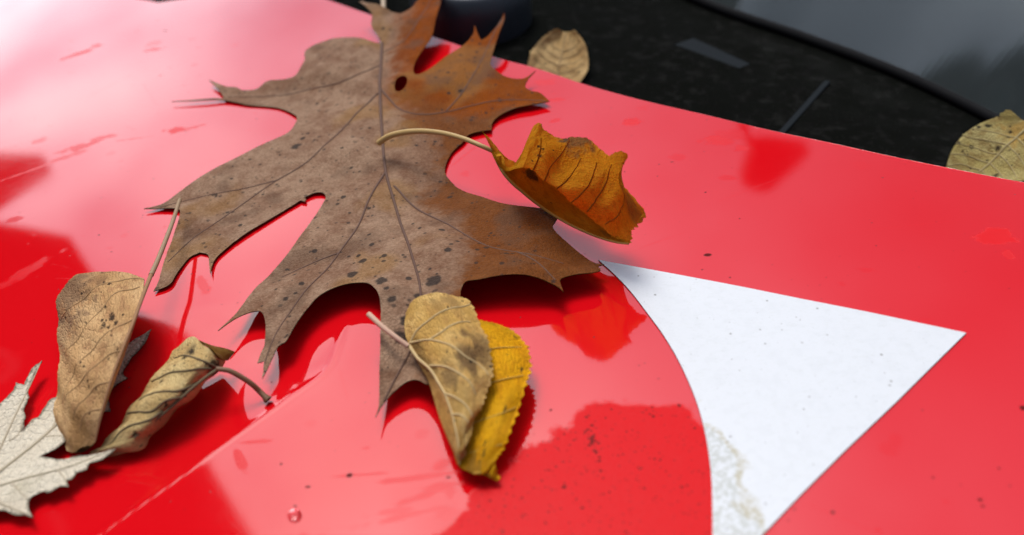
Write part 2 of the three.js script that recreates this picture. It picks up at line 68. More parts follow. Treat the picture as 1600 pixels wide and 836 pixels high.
// ---------------------------------------------------------------- measured data, millimetres
const D = {"oak":{"outline":[[-60.7,-176.8],[-63.1,-182.4],[-66.9,-189.8],[-67.4,-198.4],[-71.6,-208.0],[-75.7,-216.2],[-74.2,-216.7],[-71.5,-213.1],[-64.6,-208.3],[-57.8,-199.7],[-53.2,-197.3],[-49.2,-202.0],[-46.0,-209.4],[-41.7,-216.8],[-37.3,-229.6],[-34.6,-214.9],[-34.4,-204.6],[-34.3,-197.4],[-35.7,-183.2],[-36.9,-172.3],[-40.5,-159.0],[-43.0,-149.9],[-43.2,-142.4],[-42.0,-137.8],[-40.6,-137.4],[-35.9,-143.1],[-29.4,-152.7],[-21.4,-162.2],[-17.8,-169.4],[-17.2,-176.7],[-15.8,-169.8],[-14.2,-164.3],[-12.2,-164.6],[-7.0,-173.1],[-3.6,-186.3],[-3.8,-176.5],[-6.9,-160.5],[-8.7,-148.9],[-9.2,-140.4],[-5.5,-133.4],[-0.5,-129.3],[5.2,-127.5],[10.1,-131.0],[6.8,-126.2],[5.6,-121.0],[8.0,-117.1],[11.9,-114.4],[15.4,-108.2],[8.9,-106.3],[1.3,-104.6],[-5.2,-100.2],[-7.9,-95.1],[-8.1,-89.6],[-12.4,-89.3],[-16.9,-87.4],[-19.2,-82.3],[-22.7,-76.0],[-24.9,-66.3],[-24.7,-59.3],[-21.8,-52.5],[-19.2,-47.9],[-12.2,-39.4],[-4.9,-32.5],[3.9,-27.8],[10.9,-24.3],[15.5,-20.4],[14.5,-15.8],[13.3,-12.4],[14.6,-8.3],[18.5,-2.4],[22.4,3.0],[26.1,8.0],[28.6,9.1],[26.4,10.3],[27.1,13.5],[24.4,15.3],[21.6,15.6],[17.5,16.4],[14.7,17.8],[14.7,21.5],[15.3,25.8],[14.1,23.0],[12.5,20.9],[9.1,19.1],[2.7,17.9],[-4.3,17.4],[-10.5,17.7],[-14.0,18.1],[-15.2,22.1],[-15.4,29.1],[-16.2,38.8],[-18.0,48.4],[-19.5,54.2],[-21.4,57.9],[-23.3,58.2],[-25.6,55.9],[-28.5,55.1],[-31.2,56.7],[-33.9,59.8],[-35.4,62.5],[-36.6,67.2],[-36.2,61.4],[-36.9,53.3],[-38.0,39.0],[-39.0,26.7],[-40.5,20.2],[-43.9,14.2],[-48.0,12.2],[-53.8,12.9],[-59.9,16.9],[-63.6,23.2],[-65.1,28.3],[-65.8,32.1],[-66.8,35.4],[-68.6,36.4],[-69.6,40.8],[-70.4,44.6],[-71.0,49.0],[-72.0,41.4],[-73.8,42.2],[-73.2,37.6],[-72.9,36.0],[-74.2,27.5],[-75.8,22.0],[-78.2,18.5],[-82.1,18.5],[-85.7,20.5],[-89.5,25.7],[-86.6,19.3],[-85.6,16.7],[-83.6,8.0],[-79.3,-5.2],[-74.7,-18.7],[-71.2,-36.1],[-68.4,-50.2],[-70.2,-54.5],[-74.4,-54.6],[-80.3,-48.4],[-88.6,-39.1],[-95.7,-30.7],[-101.1,-21.6],[-102.2,-16.9],[-101.4,-9.6],[-103.6,-16.4],[-105.5,-22.0],[-109.0,-24.1],[-112.0,-21.6],[-113.7,-13.7],[-114.7,-6.3],[-119.4,-3.6],[-119.2,-8.8],[-120.8,-21.1],[-122.5,-47.6],[-125.5,-53.9],[-139.0,-56.7],[-132.2,-59.2],[-127.1,-66.1],[-120.6,-74.9],[-112.6,-84.6],[-103.7,-94.8],[-93.1,-104.6],[-91.1,-111.5],[-91.4,-118.7],[-96.2,-125.4],[-103.3,-131.4],[-116.8,-137.0],[-128.8,-143.7],[-142.0,-146.0],[-154.6,-148.5],[-142.3,-147.3],[-129.3,-146.1],[-133.9,-154.2],[-141.1,-165.2],[-130.9,-156.6],[-126.0,-155.0],[-122.4,-151.9],[-115.8,-151.8],[-111.5,-156.8],[-102.5,-155.3],[-97.9,-156.5],[-96.3,-168.9],[-96.7,-178.7],[-86.8,-186.5],[-75.1,-183.0],[-66.0,-178.0]],"ctrl":[[-137.7,-56.5,1.2],[-155.2,-150.3,0.5],[-139.1,-161.8,3.0],[-132.2,-150.3,0.6],[-113.6,-139.5,0.4],[-100.0,-128.9,0.4],[-91.8,-115.1,0.5],[-98.1,-105.2,0.6],[-96.0,-174.1,4.0],[-77.6,-174.0,5.0],[-59.8,-168.2,5.5],[-74.3,-212.6,12.0],[-56.2,-204.9,9.0],[-34.3,-198.2,14.0],[-37.1,-227.5,18.0],[-41.5,-174.5,7.0],[-43.0,-153.5,4.0],[-28.4,-151.2,5.0],[-3.6,-184.0,11.0],[-17.2,-178.7,8.0],[10.0,-127.0,6.0],[15.5,-108.9,1.5],[8.9,-107.4,1.2],[0.0,-106.1,1.0],[-5.3,-115.8,3.0],[-12.7,-91.0,0.8],[-22.3,-77.7,0.7],[-7.7,-97.6,1.0],[-23.9,-61.1,0.8],[-15.9,-74.2,0.6],[-22.2,-51.5,1.0],[-30.6,-93.0,3.0],[-50.1,-83.8,4.5],[-47.5,-59.3,4.5],[-73.2,-101.9,3.0],[-103.7,-70.3,1.6],[-114.5,-63.3,1.6],[-119.4,-35.3,1.0],[-119.9,-9.1,1.0],[-103.8,-17.8,0.5],[-111.4,-22.7,0.6],[-95.8,-30.9,0.5],[-88.5,-38.4,0.5],[-83.7,-43.8,0.5],[-76.9,-52.4,0.5],[-71.0,-52.9,0.6],[-68.2,-47.2,0.6],[-62.0,-26.3,3.0],[-69.7,-5.9,2.6],[-68.8,-13.2,2.4],[-79.4,-5.2,1.6],[-84.2,6.4,2.0],[-86.2,19.0,3.0],[-80.8,20.5,6.0],[-71.1,48.0,5.0],[-65.3,28.1,7.0],[-59.0,18.1,7.5],[-51.5,13.9,8.0],[-43.4,15.3,7.0],[-33.5,-7.1,5.5],[-36.3,55.0,5.0],[-36.5,65.8,3.5],[-23.7,57.7,5.0],[-14.5,19.6,9.0],[-3.9,18.8,10.0],[5.8,20.1,10.0],[0.0,3.9,7.5],[15.2,24.0,9.0],[27.1,6.8,2.0],[20.3,2.2,3.0],[13.7,-12.1,3.5],[4.3,-22.9,3.5],[-4.4,-32.9,3.0]],"midrib":[[-60.7,-176.8],[-58.7,-151.9],[-56.5,-128.6],[-50.8,-85.2],[-47.1,-61.7],[-40.5,-35.1],[-33.4,-6.5],[-27.8,18.8],[-27.2,31.8],[-30.0,45.4],[-34.9,60.9]],"veins":[[[-56.4,-127.6],[-58.5,-126.0],[-64.2,-112.2],[-71.2,-93.6],[-78.4,-79.9],[-89.9,-67.5],[-95.1,-60.3],[-107.5,-42.3],[-114.3,-32.7],[-119.3,-20.2]],[[-56.3,-129.6],[-52.0,-122.0],[-46.5,-112.3],[-40.8,-107.7],[-35.6,-106.2],[-26.3,-107.7],[-15.9,-111.4],[-5.3,-113.6],[13.6,-108.5]],[[-47.4,-62.1],[-51.3,-45.2],[-54.0,-23.3],[-57.5,-10.9],[-62.1,4.0],[-66.1,14.9],[-70.0,27.7],[-71.6,42.6]],[[-43.0,-51.7],[-40.6,-47.7],[-34.9,-38.2],[-26.6,-27.3],[-17.7,-16.5],[-7.2,-3.9],[1.6,1.8],[9.0,5.2],[16.0,7.5]],[[-59.0,-155.0],[-61.4,-153.0],[-73.4,-144.4],[-89.2,-144.5],[-101.5,-143.0],[-128.4,-147.1]],[[-27.1,-108.3],[-21.5,-120.2],[-15.3,-139.3],[-10.3,-159.4],[-4.7,-179.6]],[[-59.8,-165.5],[-53.3,-172.5],[-45.3,-186.1],[-37.2,-217.0]],[[-57.5,-10.9],[-63.7,-8.7],[-69.6,-5.6],[-75.3,-1.7]],[[1.6,1.8],[7.9,9.5],[13.1,18.3]],[[-89.9,-67.5],[-102.2,-63.4],[-114.0,-61.1],[-132.8,-56.7]]],"hole":[[-50.2,-129.7],[-49.3,-134.7],[-46.9,-136.5],[-45.0,-133.0],[-45.1,-127.9],[-47.1,-125.2],[-49.3,-125.8]]},"oak_stalk":[[-60.9,-3.1,-178.1],[-63.0,-4.9,-199.9],[-65.1,-4.6,-223.1],[-67.7,-1.9,-246.3],[-71.1,3.2,-270.0],[-76.5,4.8,-301.3]],"oak_spots":[[-86.6,-91.1,2.2],[-85.1,-97.1,1.2],[-83.7,-101.1,1],[-40.1,13.3,2.0],[-50.6,6.2,1.8],[-24.4,15.1,2.6],[-31.8,12.2,1.1],[-38.3,18.2,1.2],[-48.5,-2.0,1.3],[-32.4,37.7,2.6],[-36.2,24.1,1.6],[-31.6,32.1,1.6],[-21.5,-123.0,1.3],[-16.6,-98.9,0.8],[-26.8,-121.1,0.9],[-8.2,-3.1,1],[-2.0,3.0,0.9],[-11.2,-0.0,0.8],[-20.4,0.4,1.2],[-74.5,-6.1,0.9],[-66.2,-13.7,0.9],[-61.4,-48.9,1],[-63.1,-44.9,0.8],[-41.3,-2.7,1.0],[-28.0,22.1,1.5],[-70.7,14.3,1.2],[-66.9,7.0,0.9],[-93.0,-31.7,0.8],[-98.0,-38.7,0.8],[-105.0,-48.5,0.9],[-46.4,-10.6,1],[-48.4,-18.3,0.8],[-50.1,-5.7,0.9],[-23.4,-16.2,1],[-17.6,-6.2,0.9],[-31.2,-19.3,0.7],[-31.5,-91.1,0.7],[-29.8,-82.9,0.8],[-37.0,-79.3,0.7],[-27.6,-136.8,0.8],[-22.7,-152.2,0.8],[-15.7,-154.0,0.8]],"maple":{"outline":[[-143.8,29.9],[-144.2,36.4],[-143.8,41.7],[-142.3,44.6],[-142.2,49.0],[-140.4,52.8],[-139.6,57.5],[-138.1,52.9],[-136.8,52.3],[-135.8,45.9],[-132.4,43.6],[-130.8,37.0],[-125.9,34.1],[-124.9,28.0],[-120.1,24.1],[-117.6,21.0],[-113.7,17.2],[-114.5,24.6],[-116.6,29.9],[-117.1,35.7],[-114.6,38.7],[-117.8,42.2],[-117.8,46.6],[-114.9,53.2],[-119.2,53.5],[-122.4,56.1],[-125.5,59.8],[-124.2,64.2],[-125.3,66.0],[-127.2,67.6],[-129.1,69.0],[-122.9,70.9],[-118.7,70.3],[-116.5,70.3],[-112.7,70.7],[-106.8,70.6],[-108.9,73.4],[-110.2,74.3],[-113.1,74.4],[-113.0,76.7],[-115.8,77.0],[-116.3,79.3],[-117.8,79.3],[-116.1,82.2],[-119.2,81.2],[-121.1,82.6],[-123.8,82.1],[-126.1,83.9],[-125.6,86.5],[-122.3,90.9],[-125.5,89.2],[-127.6,89.1],[-133.0,87.2],[-137.1,88.1],[-141.2,92.4],[-145.9,93.4],[-145.2,89.4],[-145.8,85.6],[-149.4,84.4],[-155.0,89.2],[-158.7,88.8],[-159.2,84.2],[-166.9,81.4],[-163.9,78.5],[-175.1,70.9],[-169.6,70.8],[-168.1,66.4],[-177.0,58.1],[-166.7,61.5],[-157.3,65.8],[-158.0,59.9],[-165.7,52.2],[-159.9,53.7],[-164.7,44.9],[-155.9,51.8],[-151.0,58.1],[-150.0,53.4],[-150.7,45.9],[-149.5,43.8],[-148.5,41.0],[-149.0,38.1],[-145.9,39.2],[-146.1,36.3],[-145.6,32.4]],"ctrl":[[-142.6,31.8,7.0],[-139.7,56.8,3.0],[-141.2,68.6,3.0],[-147.3,79.7,2.5],[-113.7,17.3,2.5],[-117.7,35.7,1.6],[-124.8,49.5,1.3],[-129.5,61.8,1.8],[-126.4,58.4,1.4],[-105.5,72.9,7.5],[-114.6,73.8,6.5],[-120.1,75.4,4.0],[-124.1,83.9,3.0],[-123.0,90.0,4.0],[-152.9,82.7,3.0],[-167.6,70.8,4.0],[-162.2,48.1,5.0]],"midrib":[[-145.0,79.7],[-138.5,70.6],[-132.1,60.3],[-126.1,45.1],[-120.6,32.2],[-114.3,18.3]],"veins":[[[-145.0,79.7],[-143.4,65.8],[-143.8,51.3],[-143.9,39.3],[-143.9,30.9]],[[-145.0,79.7],[-133.7,77.6],[-122.1,74.8],[-113.8,72.6],[-107.4,70.9]],[[-145.0,79.7],[-136.4,83.7],[-127.4,87.9],[-123.0,90.2]],[[-145.0,79.7],[-153.7,69.5],[-158.4,59.9],[-163.2,47.6]],[[-145.0,79.7],[-151.0,82.9],[-158.2,88.0]],[[-145.0,79.7],[-158.0,75.8],[-172.8,71.8]],[[-132.1,60.3],[-131.1,54.9],[-132.5,49.7]],[[-132.1,60.3],[-127.7,61.0],[-125.5,61.9]],[[-122.1,74.8],[-118.9,78.2],[-117.1,81.2]],[[-141.7,61.2],[-140.2,58.9],[-140.7,54.0]],[[-133.7,77.6],[-130.4,81.0],[-126.5,84.2]]]},"maple_stalk":[[-145.0,-15.7,79.8],[-145.4,-14.8,86.5],[-144.1,-13.6,97.5],[-140.0,-13.1,109.1]],"fold_tan":[[[-31.0,7.7,32.0],[-27.6,11.1,29.6],[-20.4,13.9,30.4],[-13.2,13.6,32.7]],[[-30.5,7.8,39.7],[-24.3,12.4,41.0],[-16.9,15.2,42.9],[-8.5,13.1,45.1]],[[-28.5,7.0,46.5],[-20.8,12.7,53.5],[-12.8,15.6,57.4],[-5.8,12.3,56.9]],[[-22.9,6.5,58.7],[-17.6,12.0,65.3],[-11.6,13.6,68.1],[-6.4,11.2,66.8]],[[-18.7,4.9,72.2],[-15.0,9.2,76.4],[-11.6,10.6,78.2],[-9.3,8.8,74.9]],[[-15.3,4.2,81.6],[-13.8,6.3,83.5],[-12.4,7.4,84.6],[-11.5,7.5,83.2]],[[-13.1,3.4,86.8],[-13.0,3.8,86.3],[-12.6,4.4,85.6],[-12.3,5.4,84.9]]],"fold_yellow":[[[-30.6,5.8,33.1],[-20.5,6.9,33.5],[-11.0,8.8,36.5],[-4.6,9.5,38.9]],[[-28.7,5.9,45.4],[-17.2,6.7,44.0],[-6.3,9.3,45.1],[2.7,9.2,45.8]],[[-23.0,5.5,57.6],[-14.0,5.9,55.6],[-4.3,8.4,56.5],[4.5,8.3,55.6]],[[-18.8,3.9,71.2],[-10.9,5.2,69.0],[-2.5,7.5,69.0],[2.2,7.5,67.1]],[[-15.3,3.2,80.6],[-10.9,4.1,79.8],[-5.7,5.7,80.8],[-1.6,5.6,80.2]],[[-13.1,2.6,86.5],[-10.4,2.8,87.8],[-7.2,3.5,88.3],[-4.8,3.7,86.3]],[[-8.3,2.6,88.5],[-6.8,2.5,88.7],[-5.4,2.6,88.7],[-4.5,3.2,87.5]],[[-4.0,1.3,89.7],[-3.8,1.3,89.8],[-3.5,1.3,89.8],[-3.3,1.3,89.4]]],"fold_mid":[[-29.1,7.9,47.0],[-25.2,10.5,54.9],[-22.0,11.6,59.6],[-19.1,12.1,66.0],[-17.2,12.2,70.0],[-15.3,10.5,75.4],[-14.0,8.3,80.0],[-12.9,5.4,85.2]],"fold_stalk":[[-29.0,7.4,46.5],[-32.4,8.5,44.2],[-36.7,9.1,40.2],[-41.5,8.6,33.9]],"curl_back":[[[-7.2,16.2,-48.0],[-6.2,16.5,-45.9],[-5.3,17.4,-42.7],[-4.4,18.5,-39.3]],[[-2.2,11.7,-36.9],[-1.4,13.2,-37.7],[-0.5,18.9,-31.4],[0.2,26.0,-22.5]],[[1.8,9.6,-33.2],[3.9,13.1,-41.2],[5.8,26.3,-32.6],[7.1,42.7,-16.0]],[[5.7,8.8,-28.0],[8.1,12.5,-37.1],[9.9,26.6,-28.7],[11.1,44.1,-11.9]],[[10.7,9.0,-20.6],[13.2,12.7,-28.7],[14.8,26.4,-20.3],[15.7,43.5,-3.9]],[[17.6,10.7,-9.9],[20.5,14.5,-20.7],[22.1,28.6,-14.9],[22.6,46.2,-0.7]],[[23.9,12.5,-1.5],[26.6,15.6,-11.4],[27.9,27.3,-8.1],[28.4,41.7,1.7]],[[28.8,14.1,4.2],[31.7,17.0,-7.4],[33.2,27.8,-7.1],[33.7,41.2,-0.7]],[[32.4,15.3,7.6],[33.3,17.3,-0.8],[33.1,24.8,-1.1],[32.4,34.1,2.6]],[[35.5,16.4,9.8],[37.2,17.3,6.2],[38.4,20.7,5.9],[39.3,24.7,7.2]]],"curl_front":[[[-7.2,16.2,-48.0],[-8.3,17.9,-49.4],[-9.3,19.6,-50.5],[-10.4,20.8,-52.5]],[[-2.2,11.7,-36.9],[-2.3,13.5,-38.6],[-2.4,15.4,-40.1],[-2.4,16.7,-42.3]],[[1.8,9.6,-33.2],[1.8,11.2,-35.8],[1.8,12.8,-38.3],[1.8,13.9,-41.4]],[[5.7,8.8,-28.0],[5.9,10.5,-30.9],[6.1,12.2,-33.8],[6.4,13.4,-37.2]],[[10.7,9.0,-20.6],[11.1,10.7,-23.4],[11.6,12.4,-26.1],[12.1,13.7,-29.3]],[[17.6,10.7,-9.9],[18.2,11.9,-12.1],[18.7,13.2,-14.3],[19.3,14.1,-16.8]],[[23.9,12.5,-1.5],[24.4,13.3,-3.0],[24.9,14.1,-4.3],[25.5,14.7,-5.9]],[[28.8,14.1,4.2],[29.0,14.5,3.3],[29.3,14.9,2.5],[29.5,15.1,1.5]],[[32.4,15.3,7.6],[32.5,15.5,7.3],[32.6,15.7,7.0],[32.6,15.8,6.6]],[[35.5,16.4,9.8],[35.6,16.5,9.7],[35.7,16.6,9.6],[35.9,16.6,9.4]]],"curl_stalk":[[-50.4,4.4,-72.6],[-46.6,7.9,-70.9],[-41.6,10.9,-68.4],[-33.9,14.3,-63.8],[-25.3,16.8,-58.0],[-16.9,18.2,-51.3],[-10.7,17.8,-47.0],[-6.7,15.7,-47.0]],"tan_top":[[[-143.8,-7.0,-5.4],[-134.6,-1.7,-0.2],[-125.1,1.5,4.4],[-116.3,0.6,7.2]],[[-149.6,-11.8,-1.9],[-135.3,-1.9,9.9],[-122.7,3.4,16.6],[-111.8,4.6,21.2]],[[-146.2,-13.4,10.3],[-133.2,-3.3,22.3],[-119.2,4.1,32.5],[-109.9,6.2,35.1]],[[-141.4,-13.4,22.7],[-129.8,-4.4,35.7],[-117.9,3.1,45.4],[-109.3,6.2,46.2]],[[-136.4,-13.9,36.6],[-127.8,-6.2,46.1],[-118.5,-0.0,53.9],[-110.2,3.1,56.4]],[[-132.8,-13.9,49.6],[-124.8,-7.8,57.3],[-117.9,-3.9,62.4],[-111.4,-1.1,62.8]],[[-123.1,-13.1,66.6],[-119.9,-11.2,68.6],[-116.1,-8.7,69.9],[-113.1,-7.3,69.1]]],"tan_under":[[[-116.3,0.6,7.2],[-118.1,-2.6,6.4],[-122.7,-6.1,2.9],[-127.5,-8.8,1.2]],[[-111.8,4.6,21.2],[-115.9,-2.8,18.3],[-123.8,-8.5,13.0],[-130.6,-11.3,9.6]],[[-109.9,6.2,35.1],[-114.4,-3.3,32.7],[-122.0,-9.6,28.4],[-128.6,-12.2,25.5]],[[-109.3,6.2,46.2],[-113.4,-3.3,45.2],[-120.8,-9.8,41.0],[-128.3,-12.6,38.0]],[[-110.2,3.1,56.4],[-113.6,-4.9,55.3],[-120.2,-10.0,51.4],[-126.4,-12.6,48.7]],[[-111.4,-1.1,62.8],[-113.9,-6.9,62.9],[-118.9,-10.3,60.6],[-123.8,-12.5,58.5]],[[-113.1,-7.3,69.1],[-114.5,-9.5,68.3],[-117.5,-11.7,68.4],[-120.0,-12.6,68.0]]],"tan_stalk":[[-114.6,0.9,5.2],[-115.1,0.3,-3.0],[-116.0,-0.3,-14.6],[-117.9,-2.1,-29.7],[-120.3,-3.9,-46.0]],"tan_mid":[[-114.5,1.1,5.5],[-111.4,5.2,21.4],[-109.6,6.8,35.5],[-109.0,6.9,46.6],[-109.9,3.7,56.8],[-111.0,-0.4,63.4],[-112.7,-6.7,69.3]],"roll":[[[-99.1,-4.4,32.9],[-92.9,1.3,36.2],[-85.8,3.2,43.1],[-83.1,-2.4,41.8],[-87.8,-8.0,37.3]],[[-101.1,-4.7,39.0],[-93.5,2.2,45.8],[-87.2,3.1,50.7],[-86.3,-3.8,47.8],[-91.4,-9.5,41.3]],[[-103.6,-5.1,47.8],[-96.8,0.8,52.7],[-90.9,1.6,58.1],[-90.5,-5.3,54.0],[-95.2,-10.0,48.8]],[[-106.3,-6.4,55.0],[-99.8,-0.6,60.4],[-95.2,-0.9,63.4],[-95.1,-6.9,59.5],[-98.8,-10.4,56.0]],[[-108.8,-8.2,61.1],[-103.7,-4.1,64.7],[-99.8,-4.0,67.6],[-98.7,-8.4,65.3],[-101.7,-10.8,63.0]],[[-111.7,-10.1,66.1],[-108.1,-7.7,68.4],[-104.9,-7.2,69.7],[-102.4,-9.9,69.4],[-104.7,-11.2,68.4]],[[-115.1,-11.6,69.2],[-114.1,-11.3,69.7],[-112.9,-11.1,70.1],[-111.7,-11.5,69.9],[-112.3,-12.2,69.5]]],"roll_flap":[[[-92.3,1.6,36.8],[-89.2,3.0,40.1],[-85.7,3.4,43.3]],[[-87.7,-0.0,37.8],[-85.9,1.2,40.6],[-83.8,1.5,44.4]],[[-84.4,-2.6,36.3],[-83.6,-2.0,38.7],[-83.3,-2.0,42.0]],[[-82.0,-4.3,35.8],[-82.4,-4.4,36.6],[-83.1,-3.9,39.9]]],"roll_mid":[[-82.1,1.8,49.3],[-84.8,1.6,52.3],[-88.2,1.0,56.7],[-92.6,-1.0,61.4],[-97.2,-3.2,65.3],[-102.0,-5.8,68.7]],"roll_stalk":[[-82.9,2.1,50.0],[-79.5,1.6,50.2],[-76.2,-0.4,50.7],[-73.4,-2.9,51.1],[-71.6,-5.4,51.4],[-69.1,-6.9,53.2]],"hood_edge":[[-152.0,-317.5],[-100.7,-260.5],[-64.9,-220.7],[-33.6,-187.4],[-4.3,-158.0],[9.9,-146.2],[32.4,-124.0],[52.1,-107.6],[75.3,-91.1],[96.9,-75.6],[117.5,-62.7],[136.8,-50.3],[155.4,-39.5],[173.2,-29.9],[199.7,-18.9]],"decal":[[27.7,0.1],[32.1,8.1],[36.3,17.3],[40.0,27.5],[43.4,37.4],[46.1,47.5],[48.0,57.5],[49.2,67.1],[49.6,76.3],[49.4,84.9],[48.6,94.1],[47.5,101.7],[46.5,108.3],[45.0,115.9],[43.1,123.3],[46.9,120.7],[53.0,114.0],[57.9,109.1],[68.7,98.6],[82.7,85.5],[99.9,70.0],[116.8,54.2],[126.8,44.9],[116.3,40.0],[102.0,33.3],[85.4,25.9],[68.1,17.9],[48.0,9.0]],"film":[[-33.7,130.1],[-24.0,111.0],[-13.3,97.0],[-8.8,90.5],[-1.6,85.9],[8.3,76.0],[10.5,70.6],[13.6,69.7],[18.0,65.4],[25.8,63.8],[34.4,63.4],[42.6,65.8],[48.2,68.2],[51.7,74.9],[55.3,80.0],[57.0,86.6],[56.6,95.6],[56.3,102.3],[56.4,111.4],[53.7,135.4]],"smudge":[[-229.6,-229.0,9,2.6,0.5,1],[-222.0,-237.1,5,2,0.2,0.8],[-184.7,-219.2,6,3,0.1,0.5],[-187.5,-228.3,5,5,0,0.3],[-179.0,-124.3,7,3,0.3,0.45],[-185.7,-118.6,11,3.5,0.35,0.5],[-188.6,-111.1,10,2.5,0.4,0.4],[-145.4,-122.6,5.5,3.2,0,0.65],[-137.1,-123.4,7,1.6,0.2,0.5],[-165.8,-119.1,12,0.7,0,0.4],[-199.9,-103.8,24,0.5,0.5,0.4],[75.8,-71.1,6,4,-0.2,0.5],[85.0,-63.1,3,2.4,0,0.5],[82.3,-74.2,8,4,0,0.25],[47.2,-89.8,3.6,3,0,0.6],[17.5,-113.8,5,2,0.2,0.5],[13.7,-131.3,7,3,0,0.45],[17.4,-95.9,3,1.3,0.6,0.5],[152.0,0.3,6.5,5.5,-0.4,0.8],[152.2,9.8,2,4,0,0.6],[75.8,-43.6,3,2,0,0.3],[-22.8,85.1,11,1.1,0.1,0.5],[-18.1,81.3,4,2.4,0.8,0.5],[-22.4,91.3,7,1.2,0.3,0.5],[-17.7,88.7,5,1.2,0.1,0.5],[-16.0,89.8,1.3,3.5,0.2,0.4],[-25.1,97.0,12,1,0.2,0.4],[-39.6,82.9,9,0.6,0,0.4],[-72.8,73.7,1.4,6,0.5,0.5],[-69.5,68.3,6,1,0,0.4],[-30.0,95.6,6,1,0.1,0.3],[-174.8,-23.8,3,16,-0.7,0.35],[-102.2,-4.0,2,8,0.5,0.4],[-19.6,-72.0,0.7,12,-0.6,0.3],[-39.0,73.8,1.5,1.2,0,0.4],[35.7,67.1,2,1,0,0.5]],"specks":[[62.1,0.8,0.9],[67.1,-35.5,0.35],[130.7,73.8,0.9],[25.4,-70.6,0.3],[117.1,-140.3,0.1],[-54.8,91.4,0.4],[37.1,69.5,0.5],[21.3,80.5,0.5],[22.1,86.9,0.4],[21.9,83.7,0.35],[50.6,74.1,0.4],[44.3,66.2,0.6],[75.0,103.6,0.5],[109.3,102.0,0.5],[12.7,91.3,0.5],[10.3,64.7,0.4],[109.3,103.9,0.4],[-213.7,-283.2,0.5],[-196.3,-263.2,0.5],[-186.2,-245.0,0.8],[-170.9,-184.3,0.6],[-52.5,85.5,0.4],[105.6,72.7,0.3],[-16.3,85.7,0.4],[-14.0,62.3,0.4],[-42.1,82.7,0.8]],"drop":[-54.1,-6.1,94.7],"glass_line":[[-46.2,-12.0,-482.3],[74.1,-12.0,-307.2],[113.2,-12.0,-254.2],[146.5,-12.0,-220.4],[182.4,-12.0,-179.1],[202.0,-12.0,-149.2],[218.4,-12.0,-119.4],[247.7,-12.0,-70.7],[284.5,-12.0,-15.2]],"cowl_leaf_round":[[22.4,-16.0,-189.8],[11.3,-16.0,-213.7],[35.4,-16.0,-184.1],[23.6,-16.0,-221.6],[21.4,-16.0,-163.6]],"cowl_leaf_yellow":[[193.4,-12.0,-100.3],[180.4,-12.0,-113.8],[212.7,-12.0,-105.6],[205.1,-12.0,-130.9],[180.1,-12.0,-75.4]],"cap":[[-11.8,-20.0,-239.0],[11.5,-20.0,-222.8],[-37.7,-20.0,-247.5],[-12.5,-20.0,-274.2],[-10.9,-20.0,-185.4]],"uv":{"fold_tan":[[[0.029,0.3],[0.157,0.229],[0.443,0.171],[0.743,0.114],[1.0,0.043]],[[0.029,0.3],[0.3,0.286],[0.514,0.314],[0.657,0.357],[0.829,0.386],[0.957,0.443]],[[0.186,0.429],[0.414,0.429],[0.629,0.471],[0.757,0.514],[0.829,0.543]],[[0.286,0.557],[0.486,0.571],[0.671,0.6],[0.814,0.657]],[[0.357,0.643],[0.557,0.643],[0.743,0.686]],[[0.3,0.286],[0.557,0.229],[0.886,0.157]],[[0.0,0.314],[0.043,0.4],[0.143,0.443],[0.214,0.514],[0.286,0.557],[0.329,0.643],[0.386,0.729],[0.5,0.914]]],"tan_top":[[[1.0,0.014],[0.771,0.057],[0.514,0.143],[0.271,0.257],[0.043,0.329]],[[0.957,0.086],[0.743,0.171],[0.557,0.286],[0.4,0.414],[0.171,0.529]],[[0.986,0.314],[0.814,0.357],[0.586,0.471],[0.343,0.657],[0.229,0.771]],[[1.0,0.514],[0.814,0.514],[0.614,0.629],[0.3,0.771]],[[1.0,0.671],[0.829,0.686],[0.657,0.757],[0.443,0.857]],[[1.0,0.829],[0.771,0.829],[0.571,0.914]]],"roll":[[[0.686,0.086],[0.471,0.129],[0.3,0.143],[0.1,0.157]],[[0.6,0.129],[0.4,0.229],[0.229,0.3],[0.057,0.343]],[[0.629,0.229],[0.529,0.314],[0.343,0.414],[0.1,0.486]],[[0.6,0.343],[0.457,0.429],[0.371,0.543],[0.029,0.586]],[[0.543,0.5],[0.443,0.6],[0.243,0.743],[0.186,0.857]]],"curl_back":[[[0.314,0.471],[0.529,0.514],[0.814,0.543]],[[0.171,0.543],[0.529,0.6],[0.829,0.614]],[[0.243,0.629],[0.586,0.686],[0.857,0.714]],[[0.314,0.4],[0.714,0.429],[0.971,0.471]],[[0.271,0.314],[0.571,0.329],[0.871,0.314]],[[0.157,0.757],[0.543,0.871],[0.986,0.9]]]},"crease":[[-250.6,248.1],[-115.5,106.9],[-112.5,103.7],[-108.1,99.1],[-103.2,94.0],[-98.6,89.2],[-94.3,84.7],[-89.8,80.1],[-85.5,75.6],[-81.3,71.2],[-76.3,65.9],[-71.1,60.3],[-66.1,55.1],[-62.1,50.7],[-60.4,49.1],[-58.2,47.0],[-56.1,44.8],[-54.5,42.4],[-53.5,39.7],[-53.0,36.7],[-52.7,33.8],[-52.4,31.5],[-51.9,25.1],[-51.3,17.0],[-50.7,9.2],[-50.4,3.9]]};

